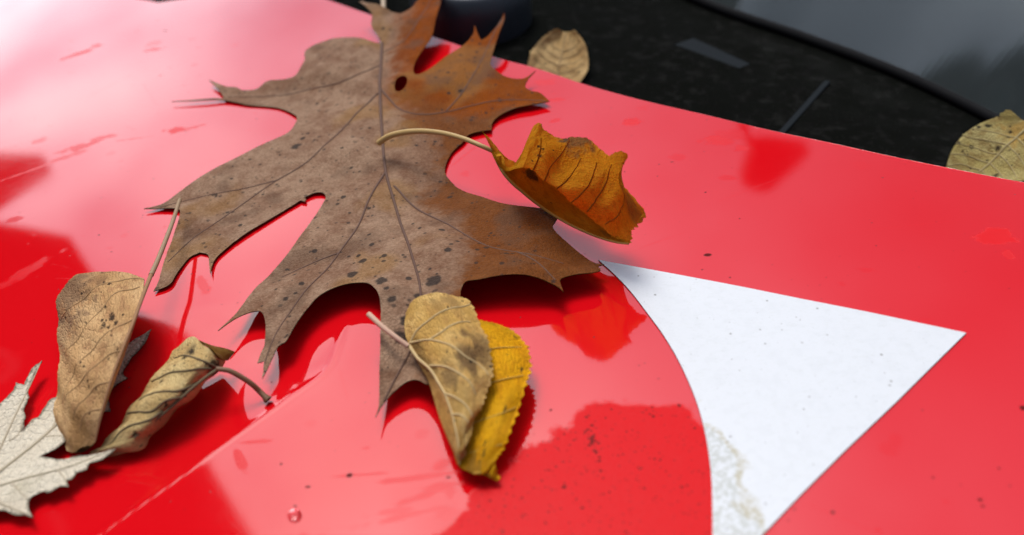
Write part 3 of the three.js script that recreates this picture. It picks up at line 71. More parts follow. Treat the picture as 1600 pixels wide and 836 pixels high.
// ---------------------------------------------------------------- helpers
const mm = (a) => a.map((v) => v / 1000);
const V3 = (a) => new THREE.Vector3(a[0] / 1000, a[1] / 1000, a[2] / 1000);
function shade(o) { o.traverse((m) => { if (m.isMesh) { m.castShadow = true; m.receiveShadow = true; } }); return o; }
function part(name, geometry, material, parent) { const m = new THREE.Mesh(geometry, material); m.name = name; m.castShadow = m.receiveShadow = true; parent.add(m); return m; }
function thing(name, label, category, at = [0, 0, 0], group) {
  const g = new THREE.Group(); g.name = name; g.position.set(...at); g.userData = { label, category }; if (group) g.userData.group = group;
  scene.add(g); return g;
}
function tex(w, h, f, srgb = true) {   // f(u, v) gives linear colour, or values with an optional fourth channel
  const d = new Uint8Array(w * h * 4), enc = (v) => { v = Math.min(1, Math.max(0, v)); return 255 * (srgb ? (v <= 0.0031308 ? 12.92 * v : 1.055 * v ** (1 / 2.4) - 0.055) : v) + 0.5; };
  for (let j = 0; j < h; j++) for (let i = 0; i < w; i++) { const c = f((i + 0.5) / w, (j + 0.5) / h), k = (j * w + i) * 4; d[k] = enc(c[0]); d[k + 1] = enc(c[1]); d[k + 2] = enc(c[2]); d[k + 3] = c.length > 3 ? 255 * c[3] : 255; }
  const t = new THREE.DataTexture(d, w, h); t.magFilter = THREE.LinearFilter; t.minFilter = THREE.LinearMipmapLinearFilter; t.generateMipmaps = true;
  if (srgb) t.colorSpace = THREE.SRGBColorSpace; t.needsUpdate = true; return t;
}
const phys = (o) => new THREE.MeshPhysicalMaterial({ side: THREE.DoubleSide, ...o });
const rgb = (r, g, b) => new THREE.Color().setRGB(r, g, b);
function inside(poly, x, z) { let c = false; for (let i = 0, j = poly.length - 1; i < poly.length; j = i++) { const [xi, zi] = poly[i], [xj, zj] = poly[j]; if ((zi > z) !== (zj > z) && x < (xj - xi) * (z - zi) / (zj - zi) + xi) c = !c; } return c; }
function edgeDist(poly, x, z, closed = true) {
  let b = 1e9; const n = poly.length;
  for (let i = 0; i < n - (closed ? 0 : 1); i++) { const [ax, az] = poly[i], [bx, bz] = poly[(i + 1) % n], ux = bx - ax, uz = bz - az; const t = Math.min(1, Math.max(0, ((x - ax) * ux + (z - az) * uz) / (ux * ux + uz * uz))); b = Math.min(b, Math.hypot(x - ax - t * ux, z - az - t * uz)); }
  return b;
}
function spline2(p, per, closed = true) {   // smooth through 2-D points
  const c = new THREE.CatmullRomCurve3(p.map(([x, z]) => new THREE.Vector3(x, 0, z)), closed, 'centripetal');
  return c.getPoints(p.length * per).map((v) => [v.x, v.z]);
}
function tube(points, r0, r1, sides = 7, seg = 40, bend) {   // tapered round rod through THREE.Vector3s (metres)
  const c = new THREE.CatmullRomCurve3(points, false, 'centripetal'), g = new THREE.TubeGeometry(c, seg, 1, sides, false), p = g.attributes.position, v = new THREE.Vector3(), o = new THREE.Vector3();
  for (let i = 0; i <= seg; i++) {
    c.getPointAt(i / seg, o); const t = i / seg, r = (r0 + (r1 - r0) * t) * (bend ? bend(t) : 1);
    for (let j = 0; j <= sides; j++) { const k = i * (sides + 1) + j; v.fromBufferAttribute(p, k).sub(o).multiplyScalar(r).add(o); p.setXYZ(k, v.x, v.y, v.z); }
  }
  return g;
}

// ---------------------------------------------------------------- the bonnet's surface
const CR = D.crease;
function hoodY(x, z) {
  let best = 1e9, sg = 1, amp = 0;
  if (z > 0.004) {
    const X = x * 1000, Z = z * 1000;
    for (let i = 0; i < CR.length - 1; i++) {
      const ax = CR[i][0], az = CR[i][1], ux = CR[i + 1][0] - ax, uz = CR[i + 1][1] - az;
      const t = Math.min(1, Math.max(0, ((X - ax) * ux + (Z - az) * uz) / (ux * ux + uz * uz))), d = Math.hypot(X - ax - t * ux, Z - az - t * uz);
      if (d < best) { best = d; sg = Math.sign(ux * (Z - az) - uz * (X - ax)); }
    }
    amp = 0.16 * sstep(0.004, 0.038, z);
  }
  let y = 0.10 * x - x * x / 8 - z * z / 24;
  if (best < 1e8) {
    const d = -sg * best / 1000, L = 0.008, w = 0.0012, dd = d / w < 30 ? w * Math.log1p(Math.exp(Math.max(-30, d / w))) : d;
    y += 0.00022 * amp / 0.16 * Math.exp(-((d / 0.0012) ** 2)) - amp * L * (1 - Math.exp(-dd / L));
  }
  return y;
}
const hoodN = (x, z, e = 0.0004) => new THREE.Vector3(-(hoodY(x + e, z) - hoodY(x - e, z)) / (2 * e), 1, -(hoodY(x, z + e) - hoodY(x, z - e)) / (2 * e)).normalize();

// ---------------------------------------------------------------- leaf builders
function heightOf(ctrl) {   // height above the bonnet at x, z (metres)
  const S = 2 * 0.013 * 0.013, c = ctrl.map(mm);
  return (x, z) => { let a = 0, b = 0; for (const [cx, cz, h] of c) { const d = (cx - x) ** 2 + (cz - z) ** 2, w = Math.exp(-d / S) + 1e-9 / (1e-4 + d); a += w * h; b += w; } return a / b; };
}
function clip(poly, axis, value, keepLess) {
  const out = [];
  for (let i = 0; i < poly.length; i++) {
    const p = poly[i], q = poly[(i + 1) % poly.length], a = keepLess ? value - p[axis] : p[axis] - value, b = keepLess ? value - q[axis] : q[axis] - value;
    if (a >= 0) out.push(p);
    if ((a >= 0) !== (b >= 0)) { const t = a / (a - b); out.push([p[0] + (q[0] - p[0]) * t, p[1] + (q[1] - p[1]) * t]); }
  }
  return out;
}
// a leaf whose outline is given in plan: cut into small cells, laid on surf(x, z), with thickness and a rim
function planLeaf(outline, surf, thick, box, cell = 2.2, hole = null) {
  const pos = [], nor = [], uv = [], idx = [];
  const [x0, z0, x1, z1] = box;
  const N = (x, z, e = 0.0012) => new THREE.Vector3(-(surf(x + e, z) - surf(x - e, z)) / (2 * e), 1, -(surf(x, z + e) - surf(x, z - e)) / (2 * e)).normalize();
  const put = (X, Z, side) => { const x = X / 1000, z = Z / 1000, n = N(x, z); pos.push(x + n.x * thick * side / 2, surf(x, z) + n.y * thick * side / 2, z + n.z * thick * side / 2); nor.push(n.x * side, n.y * side, n.z * side); uv.push((X - x0) / (x1 - x0), (Z - z0) / (z1 - z0)); return pos.length / 3 - 1; };
  const squares = [], hb = hole && [Math.min(...hole.map((p) => p[0])), Math.min(...hole.map((p) => p[1])), Math.max(...hole.map((p) => p[0])), Math.max(...hole.map((p) => p[1]))];
  for (let cx = Math.floor(x0 / cell) * cell; cx < x1; cx += cell) {
    const strip = clip(clip(outline, 0, cx, false), 0, cx + cell, true); if (strip.length < 3) continue;
    for (let cz = Math.floor(z0 / cell) * cell; cz < z1; cz += cell) {
      const c = clip(clip(strip, 1, cz, false), 1, cz + cell, true); if (c.length < 3) continue;
      if (!hb || cx + cell < hb[0] || cx > hb[2] || cz + cell < hb[1] || cz > hb[3]) { squares.push(c); continue; }
      const k = 10, s = cell / k;   // finer squares round a hole
      for (let i = 0; i < k; i++) for (let j = 0; j < k; j++) if (!inside(hole, cx + (i + 0.5) * s, cz + (j + 0.5) * s)) { const q = clip(clip(clip(clip(c, 0, cx + i * s, false), 0, cx + i * s + s, true), 1, cz + j * s, false), 1, cz + j * s + s, true); if (q.length > 2) squares.push(q); }
    }
  }
  {
    for (const c of squares) {
      const pts = c.map(([a, b]) => new THREE.Vector2(a, b));
      let tri; try { tri = THREE.ShapeUtils.triangulateShape(pts, []); } catch (e) { continue; }
      for (const side of [1, -1]) {
        const ids = c.map(([a, b]) => put(a, b, side));
        for (const t of tri) {
          const [p, q, r] = t.map((k) => c[k]), ar = (q[0] - p[0]) * (r[1] - p[1]) - (q[1] - p[1]) * (r[0] - p[0]);
          if (Math.abs(ar) < 1e-7) continue;
                    if ((ar < 0) === (side > 0)) idx.push(ids[t[0]], ids[t[1]], ids[t[2]]); else idx.push(ids[t[0]], ids[t[2]], ids[t[1]]);
        }
      }
    }
  }
  for (let i = 0; i < outline.length; i++) {   // rim
    const p = outline[i], q = outline[(i + 1) % outline.length], a = put(...p, 1), b = put(...q, 1), c = put(...q, -1), d = put(...p, -1);
    const n = [-(q[1] - p[1]), 0, q[0] - p[0]], l = Math.hypot(...n) || 1;
    for (const k of [a, b, c, d]) { nor[k * 3] = n[0] / l; nor[k * 3 + 1] = 0; nor[k * 3 + 2] = n[2] / l; }
    idx.push(a, b, c, a, c, d);
  }
  const g = new THREE.BufferGeometry(); g.setAttribute('position', new THREE.Float32BufferAttribute(pos, 3)); g.setAttribute('normal', new THREE.Float32BufferAttribute(nor, 3)); g.setAttribute('uv', new THREE.Float32BufferAttribute(uv, 2)); g.setIndex(idx);
  return g;
}
const along = (pts, surf, lift) => pts.map(([X, Z]) => new THREE.Vector3(X / 1000, surf(X / 1000, Z / 1000) + lift, Z / 1000));
// a smooth surface through a grid of points
function surfaceOf(grid) {
  const G = grid.map((r) => r.map(V3));
  const line = (p, t) => {
    const n = p.length, s = Math.min(Math.max(t, 0), 1) * (n - 1), i = Math.min(Math.floor(s), n - 2), f = s - i;
    const g = (k) => (k < 0 ? p[0].clone().multiplyScalar(2).sub(p[1]) : k >= n ? p[n - 1].clone().multiplyScalar(2).sub(p[n - 2]) : p[k]);
    const a = g(i - 1), b = g(i), c = g(i + 1), d = g(i + 2), o = new THREE.Vector3();
    for (const k of ['x', 'y', 'z']) o[k] = 0.5 * (2 * b[k] + (c[k] - a[k]) * f + (2 * a[k] - 5 * b[k] + 4 * c[k] - d[k]) * f * f + (3 * b[k] - a[k] - 3 * c[k] + d[k]) * f ** 3);
    return o;
  };
  const cols = G[0].length;
  return (u, v) => { const row = []; for (let c = 0; c < cols; c++) row.push(line(G.map((r) => r[c]), v)); return line(row, u); };
}
// that surface as a sheet with thickness; edge(u, v, side) moves the four borders outwards (teeth, nicks), ripple(u, v) lifts it
function sheet(S, nu, nv, thick, { edge, ripple, single } = {}) {
  const P = [], idx = [], pos = [], uv = [], n = (nu + 1) * (nv + 1);
  for (let j = 0; j <= nv; j++) for (let i = 0; i <= nu; i++) P.push(S(i / nu, j / nv));
  const at = (i, j) => j * (nu + 1) + i;
  if (edge) {
    const mv = [];
    for (let j = 0; j <= nv; j++) for (let i = 0; i <= nu; i++) {
      let d = null, w = 0;
      if (i === nu) { d = P[at(i, j)].clone().sub(P[at(i - 1, j)]); w = edge(i / nu, j / nv, 'u1'); }
      else if (i === 0) { d = P[at(i, j)].clone().sub(P[at(1, j)]); w = edge(i / nu, j / nv, 'u0'); }
      else if (j === 0) { d = P[at(i, j)].clone().sub(P[at(i, 1)]); w = edge(i / nu, j / nv, 'v0'); }
      else if (j === nv) { d = P[at(i, j)].clone().sub(P[at(i, nv - 1)]); w = edge(i / nu, j / nv, 'v1'); }
      if (d && w) mv.push([at(i, j), d.normalize().multiplyScalar(w)]);
    }
    for (const [k, d] of mv) P[k].add(d);
  }
  const norm = (i, j) => { const a = P[at(Math.min(i + 1, nu), j)].clone().sub(P[at(Math.max(i - 1, 0), j)]), b = P[at(i, Math.min(j + 1, nv))].clone().sub(P[at(i, Math.max(j - 1, 0))]); const c = b.cross(a); return c.lengthSq() < 1e-20 ? new THREE.Vector3(0, 1, 0) : c.normalize(); };
  if (ripple) { const nn = []; for (let j = 0; j <= nv; j++) for (let i = 0; i <= nu; i++) nn.push(norm(i, j)); P.forEach((p, k) => p.addScaledVector(nn[k], ripple((k % (nu + 1)) / nu, Math.floor(k / (nu + 1)) / nv))); }
  const nrm = [];
  for (const s of single ? [0.5] : [0.5, -0.5]) for (let j = 0; j <= nv; j++) for (let i = 0; i <= nu; i++) { const m = norm(i, j), p = P[at(i, j)]; pos.push(p.x + m.x * thick * s, p.y + m.y * thick * s, p.z + m.z * thick * s); nrm.push(m.x * 2 * s, m.y * 2 * s, m.z * 2 * s); uv.push(i / nu, j / nv); }
  for (let j = 0; j < nv; j++) for (let i = 0; i < nu; i++) { const a = at(i, j), b = at(i + 1, j), c = at(i + 1, j + 1), d = at(i, j + 1); idx.push(a, c, b, a, d, c); if (!single) idx.push(n + a, n + b, n + c, n + a, n + c, n + d); }
  const rim = (a, b) => idx.push(a, b, n + b, a, n + b, n + a);
  if (!single) for (let i = 0; i < nu; i++) { rim(at(i, 0), at(i + 1, 0)); rim(at(i + 1, nv), at(i, nv)); }
  if (!single) for (let j = 0; j < nv; j++) { rim(at(nu, j), at(nu, j + 1)); rim(at(0, j + 1), at(0, j)); }
  const g = new THREE.BufferGeometry(); g.setAttribute('position', new THREE.Float32BufferAttribute(pos, 3)); g.setAttribute('normal', new THREE.Float32BufferAttribute(nrm, 3)); g.setAttribute('uv', new THREE.Float32BufferAttribute(uv, 2)); g.setIndex(idx);
  return g;
}
function veinOn(S, uvs, r0, r1, lift, ripple, seg = 26) {
  const c = new THREE.CatmullRomCurve3(uvs.map(([u, v]) => new THREE.Vector3(u, v, 0)), false, 'centripetal');
  const e = 0.004, pts = [];
  for (let i = 0; i <= 14; i++) { const q = c.getPoint(i / 14), p = S(q.x, q.y), a = S(Math.min(1, q.x + e), q.y).sub(S(Math.max(0, q.x - e), q.y)), b = S(q.x, Math.min(1, q.y + e)).sub(S(q.x, Math.max(0, q.y - e))), n = b.cross(a).normalize(); pts.push(p.addScaledVector(n, lift + (ripple ? ripple(q.x, q.y) : 0))); }
  return tube(pts, r0, r1, 6, seg);
}
const teeth = (t, n, a) => { const f = (t * n + 0.35 * noise(t * n * 0.7, 3.3)) % 1; return a * (f < 0.72 ? f / 0.72 : (1 - f) / 0.28) * (0.6 + 0.8 * noise(t * n * 1.3, 8)); };

// ---------------------------------------------------------------- the setting outside the frame that the paint mirrors
{
  const g = new THREE.PlaneGeometry(160, 160, 1, 1); g.rotateX(-Math.PI / 2);
  const m = part('ground', g, phys({ color: rgb(0.07, 0.068, 0.066), roughness: 0.95 }), scene);
  m.position.y = -0.95; m.userData = { kind: 'structure', label: 'dark asphalt ground under the car', category: 'ground' };
}
function boxAt(w, h, d, x, y, z) { const g = new THREE.BoxGeometry(w, h, d); g.translate(x, y, z); return g; }
{
  // house corner ahead and to the left of the car; local x runs along its front to the left, z away from the street
  const az = -36.6, dist = 9, c = dirOf(az, 0).multiplyScalar(dist);
  const h = thing('house', 'dark brick house with a jettied upper storey and hipped slate roof', 'house', [c.x, -0.95, c.z]);
  h.rotation.y = rad(-az + 18);
  const brick = phys({ color: rgb(0.1, 0.055, 0.04), roughness: 0.9 }), slate = phys({ color: rgb(0.05, 0.05, 0.055), roughness: 0.8 }), white = phys({ color: rgb(0.55, 0.54, 0.5), roughness: 0.6 }), pane = phys({ color: rgb(0.02, 0.022, 0.025), roughness: 0.08 });
  part('lower_wall', boxAt(9.2, 4.6, 7, -5.25, 2.3, -3.7), brick, h);
  part('upper_wall', boxAt(10, 6.0, 8, -5, 7.6, -3.9), brick, h);
  const soffit = part('roof', new THREE.ConeGeometry(7.2, 2.2, 4, 1), slate, h); soffit.geometry.rotateY(Math.PI / 4); soffit.geometry.scale(1.0, 1, 0.8); soffit.position.set(-5.1, 11.7, -3.9);
  part('porch_roof', boxAt(3.4, 0.19, 1.6, -2.0, 3.3, 0.65), slate, h);
  for (const y of [2.1, 6.6, 9.1]) for (const x of [-2.2, -5, -7.8]) {
    const zf = y < 4 ? -0.2 : 0.1, w = part('window', boxAt(1.3, 1.6, 0.08, x, y, zf + 0.03), white, h);
    part('pane', boxAt(0.5, 1.3, 0.03, x - 0.28, y, zf + 0.085), pane, w); part('pane', boxAt(0.5, 1.3, 0.03, x + 0.28, y, zf + 0.085), pane, w);
  }
}
{
  // street lamp ahead to the right
  const p = dirOf(11.6, 0).multiplyScalar(6);
  const l = thing('street_lamp', 'dark street lamp with a curved arm and a wedge shaped head', 'street lamp', [p.x, -0.95, p.z]);
  const dark = phys({ color: rgb(0.04, 0.042, 0.045), roughness: 0.5, metalness: 0.3 });
  const pole = [[-0.1, 0, 0], [-0.1, 2.6, 0], [-0.1, 4.1, 0], [-0.07, 4.36, 0], [0.03, 4.5, 0]].map((a) => new THREE.Vector3(...a));
  part('pole', tube(pole, 0.05, 0.03, 10, 40), dark, l);
  const s = new THREE.Shape(); s.moveTo(0, 0); s.lineTo(0.13, 0.01); s.lineTo(0.37, 0.08); s.lineTo(0.26, 0.2); s.lineTo(0.08, 0.37); s.quadraticCurveTo(0.03, 0.4, -0.04, 0.36); s.lineTo(-0.11, 0.31); s.lineTo(-0.065, 0.15); s.closePath();
  const head = part('lamp_head', new THREE.ExtrudeGeometry(s, { depth: 0.16, bevelEnabled: true, bevelSize: 0.02, bevelThickness: 0.02, bevelSegments: 2 }), dark, l); head.position.set(0, 4.42, -0.08);
}

// ---------------------------------------------------------------- the car: bonnet with its decal, cowl, windscreen
const car = thing('car', 'glossy red car with a white curved triangle decal on its leaf strewn bonnet', 'car');
const EDGE = [[-700, -640], [-430, -545], [-260, -420], ...D.hood_edge, [260, 6], [340, 28], [450, 44]];
const edgeCurve = new THREE.CatmullRomCurve3(EDGE.map(([x, z]) => new THREE.Vector3(x / 1000, 0, z / 1000)), false, 'centripetal').getPoints(6000);
function edgeZ(x) { let lo = 0, hi = edgeCurve.length - 1; while (hi - lo > 1) { const m = (lo + hi) >> 1; if (edgeCurve[m].x <= x) lo = m; else hi = m; } const a = edgeCurve[lo], b = edgeCurve[hi]; return a.z + (b.z - a.z) * Math.min(1, Math.max(0, (x - a.x) / (b.x - a.x))); }
const HB = [-270, -270, 210, 130];   // the stretch of bonnet that the dirt maps cover, mm
// dirt: a dried film low down, dull smudges, specks
const smudges = D.smudge.map(([x, z, rx, rz, a, s]) => ({ x, z, rx, rz, c: Math.cos(a), n: Math.sin(a), s, R: Math.max(rx, rz) * 1.7 }));
const HW = 1600, HH = 1333;
function smudgeInto(map, q) {   // one dull patch with a ragged outline
  const i0 = Math.max(0, Math.floor((q.x - q.R - HB[0]) / 480 * HW)), i1 = Math.min(HW - 1, Math.ceil((q.x + q.R - HB[0]) / 480 * HW)), j0 = Math.max(0, Math.floor((q.z - q.R - HB[1]) / 400 * HH)), j1 = Math.min(HH - 1, Math.ceil((q.z + q.R - HB[1]) / 400 * HH));
  for (let j = j0; j <= j1; j++) for (let i = i0; i <= i1; i++) {
    const X = HB[0] + 480 * (i + 0.5) / HW, Z = HB[1] + 400 * (j + 0.5) / HH, dx = X - q.x, dz = Z - q.z, a = (dx * q.c - dz * q.n) / q.rx, b = (dx * q.n + dz * q.c) / q.rz;
    if (a * a + b * b > 4) continue;
    const v = Math.min(1, q.s * 1.3) * (1 - sstep(0.6, 1.05, Math.hypot(a, b) + (fbm(X * 0.33 + 7, Z * 0.33, 4) - 0.5) * 1.5));
    if (v > map[j * HW + i]) map[j * HW + i] = v;
  }
}
{ const R = rng(23);   // faint dried spots and hairline scratches over the whole panel
  for (let i = 0; i < 260; i++) { const r = 0.5 + 2.6 * R() ** 2.5; smudges.push({ x: -265 + 470 * R(), z: -260 + 385 * R(), rx: r * (0.7 + 0.8 * R()), rz: r, c: 1, n: 0, s: 0.1 + 0.25 * R() ** 2, R: r * 2.6 }); }
  for (let i = 0; i < 70; i++) { const a = R() * 3.14, l = 4 + 16 * R(); smudges.push({ x: -265 + 470 * R(), z: -260 + 385 * R(), rx: l, rz: 0.16, c: Math.cos(a), n: Math.sin(a), s: 0.12 + 0.2 * R(), R: l * 1.2 }); } }
const filmAt = (X, Z) => { const wx = (fbm(X * 0.14, Z * 0.14, 4) - 0.5) * 9, wz = (fbm(X * 0.14 + 50, Z * 0.14, 4) - 0.5) * 9, x = X + wx, z = Z + wz; if (X < -90 || X > 130 || Z < 25) return -9; const d = edgeDist(D.film, x, z); return inside(D.film, x, z) ? d : -d; };
const R1 = rng(5), specks = D.specks.map((s) => [...s]);
for (let i = 0; i < 900; i++) { const x = -270 + 480 * R1(), z = -270 + 400 * R1(); specks.push([x, z, 0.07 + 0.3 * R1() ** 4]); }
for (let i = 0; i < 1500; i++) { const x = -40 + 110 * R1(), z = 55 + 70 * R1(); if (filmAt(x, z) > 0) specks.push([x, z, 0.07 + 0.2 * R1() ** 3]); }
for (let i = 0; i < 90; i++) { const a = R1() * 6.3, r = R1() ** 2 * 5; specks.push([20.5 + Math.cos(a) * r * 0.5, 76 + Math.sin(a) * r * 1.8, 0.1 + 0.3 * R1() ** 2]); }
const speckMap = new Float32Array(HW * HH);
for (const [x, z, r] of specks) {
  const ci = (x - HB[0]) / 480 * HW, cj = (z - HB[1]) / 400 * HH, rr = Math.max(r / 480 * HW, 0.7), k = Math.ceil(rr * 1.6), el = 0.6 + 0.8 * hash(Math.round(x * 91), Math.round(z * 77));
  for (let j = -k; j <= k; j++) for (let i = -k; i <= k; i++) { const a = Math.round(ci) + i, b = Math.round(cj) + j; if (a < 0 || b < 0 || a >= HW || b >= HH) continue; const d = Math.hypot((a - ci) * el, b - cj) + (hash(a, b) - 0.5) * 0.5; const w = (1 - sstep(rr * 0.7, rr * 1.15, d)) * Math.min(1, r / 480 * HW / rr); speckMap[b * HW + a] = Math.max(speckMap[b * HW + a], w); }
}
const filmMap = new Float32Array(HW * HH).fill(-9), smMap = new Float32Array(HW * HH);
for (let j = 0; j < HH; j++) for (let i = 0; i < HW; i++) { const X = HB[0] + 480 * (i + 0.5) / HW, Z = HB[1] + 400 * (j + 0.5) / HH; if (Z > 25 && X > -90) filmMap[j * HW + i] = filmAt(X, Z); }
for (const q of smudges) smudgeInto(smMap, q);
const RED = [0.7, 0.0035, 0.008];
const grainN = (X, Z) => fbm(X * 0.8 + 11, Z * 0.8, 3);
const hoodColor = tex(HW, HH, (u, v) => {
  const i = Math.min(HW - 1, Math.floor(u * HW)), j = Math.min(HH - 1, Math.floor(v * HH)), k = j * HW + i;
  let c = RED; const f = sstep(-0.4, 1.2, filmMap[k]);
  if (f > 0) c = mix3(c, mix3(c, [0.5, 0.02, 0.02], 0.25), f * (0.4 + 0.6 * hash(i, j)));
  return mix3(c, [0.05, 0.012, 0.01], speckMap[k] * 0.9);
});
const hoodGloss = tex(HW, HH, (u, v) => {   // r: clear coat left uncovered, g: roughness
  const i = Math.min(HW - 1, Math.floor(u * HW)), j = Math.min(HH - 1, Math.floor(v * HH)), k = j * HW + i, X = HB[0] + 480 * u, Z = HB[1] + 400 * v;
  const f = sstep(-1.2, 1.4, filmMap[k] + (grainN(X, Z) - 0.5) * 2.2) * (0.93 + 0.07 * hash(i + 9, j)), s = smMap[k], haze = fbm(X * 0.02 + 3, Z * 0.02, 4), grain = hash(i, j);
  const cover = Math.max(f * 0.96, s * 0.8, speckMap[k]);
  return [1 - cover, 0.03 + 0.4 * cover + 0.05 * sstep(0.45, 0.7, haze) * grain + 0.02 * grain, 0, 1 - 0.9 * cover];
}, false);
const paint = phys({ color: 0xffffff, map: hoodColor, roughness: 1, roughnessMap: hoodGloss, ior: 1.5, clearcoat: 1, clearcoatMap: hoodGloss, clearcoatRoughness: 1, clearcoatRoughnessMap: hoodGloss, specularIntensityMap: hoodGloss, specularIntensity: 0.75 });
{
  const xs = [], fr = 0.34;
  for (let x = -0.62; x < -0.275; x += 0.015) xs.push(x);
  for (let x = -0.27; x < 0.21; x += x > -0.135 && x < -0.045 ? 0.0007 : 0.0018) xs.push(x);
  for (let x = 0.212; x <= 0.44; x += 0.012) xs.push(x);
  const nr = 440, pos = [], nor = [], uv = [], idx = [], rows = [];
  for (let j = 0; j <= nr; j++) rows.push(j);
  const put = (x, y, z, n) => { pos.push(x, y, z); nor.push(n.x, n.y, n.z); uv.push((x * 1000 - HB[0]) / 480, (z * 1000 - HB[1]) / 400); };
  const extra = 6;   // rolled rear edge, then the drop
  for (const x of xs) {
    const ze = edgeZ(x), s = (edgeZ(x + 0.002) - edgeZ(x - 0.002)) / 0.004, out = new THREE.Vector3(s, 0, -1).normalize();
    const y0 = hoodY(x, ze), n0 = hoodN(x, ze), r = 0.0006;
    put(x + out.x * r, y0 - 0.016, ze + out.z * r, out);
    for (let k = 0; k < extra - 1; k++) { const a = k / (extra - 1) * Math.PI / 2, n = n0.clone().multiplyScalar(Math.sin(a)).addScaledVector(out, Math.cos(a)).normalize(); put(x + out.x * r * Math.cos(a), y0 - r + r * Math.sin(a), ze + out.z * r * Math.cos(a), n); }
    for (let j = 0; j <= nr; j++) { const z = ze + (fr - ze) * (j / nr) ** 1.0; put(x, hoodY(x, z), z, hoodN(x, z)); }
  }
  const R = nr + 1 + extra;
  for (let i = 0; i < xs.length - 1; i++) for (let j = 0; j < R - 1; j++) { const a = i * R + j, b = a + R; idx.push(a, a + 1, b, b, a + 1, b + 1); }
  const g = new THREE.BufferGeometry(); g.setAttribute('position', new THREE.Float32BufferAttribute(pos, 3)); g.setAttribute('normal', new THREE.Float32BufferAttribute(nor, 3)); g.setAttribute('uv', new THREE.Float32BufferAttribute(uv, 2)); g.setIndex(idx);
  part('bonnet', g, paint, car);
  // front and side panels under the bonnet's rim
  const body = phys({ color: rgb(...RED), roughness: 0.08, clearcoat: 1, clearcoatRoughness: 0.03 });
  const wall = (pts) => { const p = [], ix = []; pts.forEach(([x, z], i) => { const y = hoodY(x, z) - 0.002; p.push(x, y, z, x, -0.7, z); if (i) { const a = 2 * i - 2; ix.push(a, a + 1, a + 2, a + 2, a + 1, a + 3); } }); const w = new THREE.BufferGeometry(); w.setAttribute('position', new THREE.Float32BufferAttribute(p, 3)); w.setIndex(ix); w.computeVertexNormals(); return w; };
  const x0 = xs[0], x1 = xs[xs.length - 1], seq = (n, f) => Array.from({ length: n + 1 }, (_, i) => f(i / n));
  part('front_panel', wall(seq(20, (t) => [x0 + (x1 - x0) * t, fr])), body, car);
  part('side_panel', wall(seq(20, (t) => [x0, fr + (edgeZ(x0) - fr) * t])), body, car);
  part('side_panel', wall(seq(20, (t) => [x1, fr + (edgeZ(x1) - fr) * t])), body, car);
}
// white vinyl decal
{
  const out = D.decal, n = out.length, dense = [];
  for (let i = 0; i < n; i++) { const a = out[i], b = out[(i + 1) % n], k = Math.max(1, Math.round(Math.hypot(b[0] - a[0], b[1] - a[1]) / 1.5)); for (let j = 0; j < k; j++) dense.push([a[0] + (b[0] - a[0]) * j / k, a[1] + (b[1] - a[1]) * j / k]); }
  // round the arc a little between the measured points
  const arc = spline2(out.slice(0, 15), 6, false), rest = dense.slice(dense.findIndex((p) => p[0] === out[14][0] && p[1] === out[14][1]) + 1), poly = [...arc, ...rest];
  const xs = poly.map((p) => p[0]), zs = poly.map((p) => p[1]), box = [Math.min(...xs), Math.min(...zs), Math.max(...xs), Math.max(...zs)];
  const W = box[2] - box[0], H = box[3] - box[1], R = rng(77), dots = [];
  for (let i = 0; i < 260; i++) dots.push([box[0] + W * R(), box[1] + H * R(), 0.1 + 0.32 * R() ** 4, R()]);
  const DW = 800, DH = 800, dm = new Float32Array(DW * DH);
  for (const [x, z, r, s] of dots) { const ci = (x - box[0]) / W * DW, cj = (z - box[1]) / H * DH, rx = Math.max(0.8, r / W * DW), rz = Math.max(0.8, r / H * DH); for (let j = -9; j <= 9; j++) for (let i = -9; i <= 9; i++) { const a = Math.round(ci) + i, b = Math.round(cj) + j; if (a < 0 || b < 0 || a >= DW || b >= DH) continue; const d = Math.hypot((a - ci) / rx, (b - cj) / rz) + (hash(a, b) - 0.5) * 0.4; dm[b * DW + a] = Math.max(dm[b * DW + a], (1 - sstep(0.6, 1.2, d)) * (0.35 + 0.5 * s)); } }
  const map = tex(DW, DH, (u, v) => {
    const X = box[0] + W * u, Z = box[1] + H * v, i = Math.min(DW - 1, Math.floor(u * DW)), j = Math.min(DH - 1, Math.floor(v * DH));
    let c = [0.71, 0.725, 0.755]; const g = fbm(X * 0.5, Z * 0.5, 4);
    c = mix3(c, [0.6, 0.615, 0.635], sstep(0.4, 0.8, g) * 0.22);
    const film = filmAt(X, Z), gr = fbm(X * 1.3, Z * 1.3, 4);
    c = mix3(c, [0.5, 0.51, 0.48], sstep(0, 1.5, film) * sstep(0.25, 0.75, gr) * 0.9);
    c = mix3(c, [0.47, 0.42, 0.29], sstep(1.9, 0.3, Math.abs(film - 0.4)) * (0.25 + 0.7 * sstep(0.3, 0.75, gr)));
    c = mix3(c, [0.52, 0.53, 0.5], sstep(0.66, 0.74, fbm(X * 0.9 + 30, Z * 4, 3)) * 0.2);
    return mix3(c, [0.14, 0.12, 0.1], dm[j * DW + i]);
  });
  const d = part('decal', planLeaf(poly, (x, z) => hoodY(x, z) + 0.00028, 0.00034, box, 3), phys({ map, roughness: 0.5, specularIntensity: 0.5, clearcoat: 0.55, clearcoatRoughness: 0.12 }), car.children.find((c) => c.name === 'bonnet'));
  d.userData.label = 'white vinyl triangle with one concave curved side';
}
const blackPlastic = phys({ color: rgb(0.009, 0.01, 0.01), roughness: 0.38 });
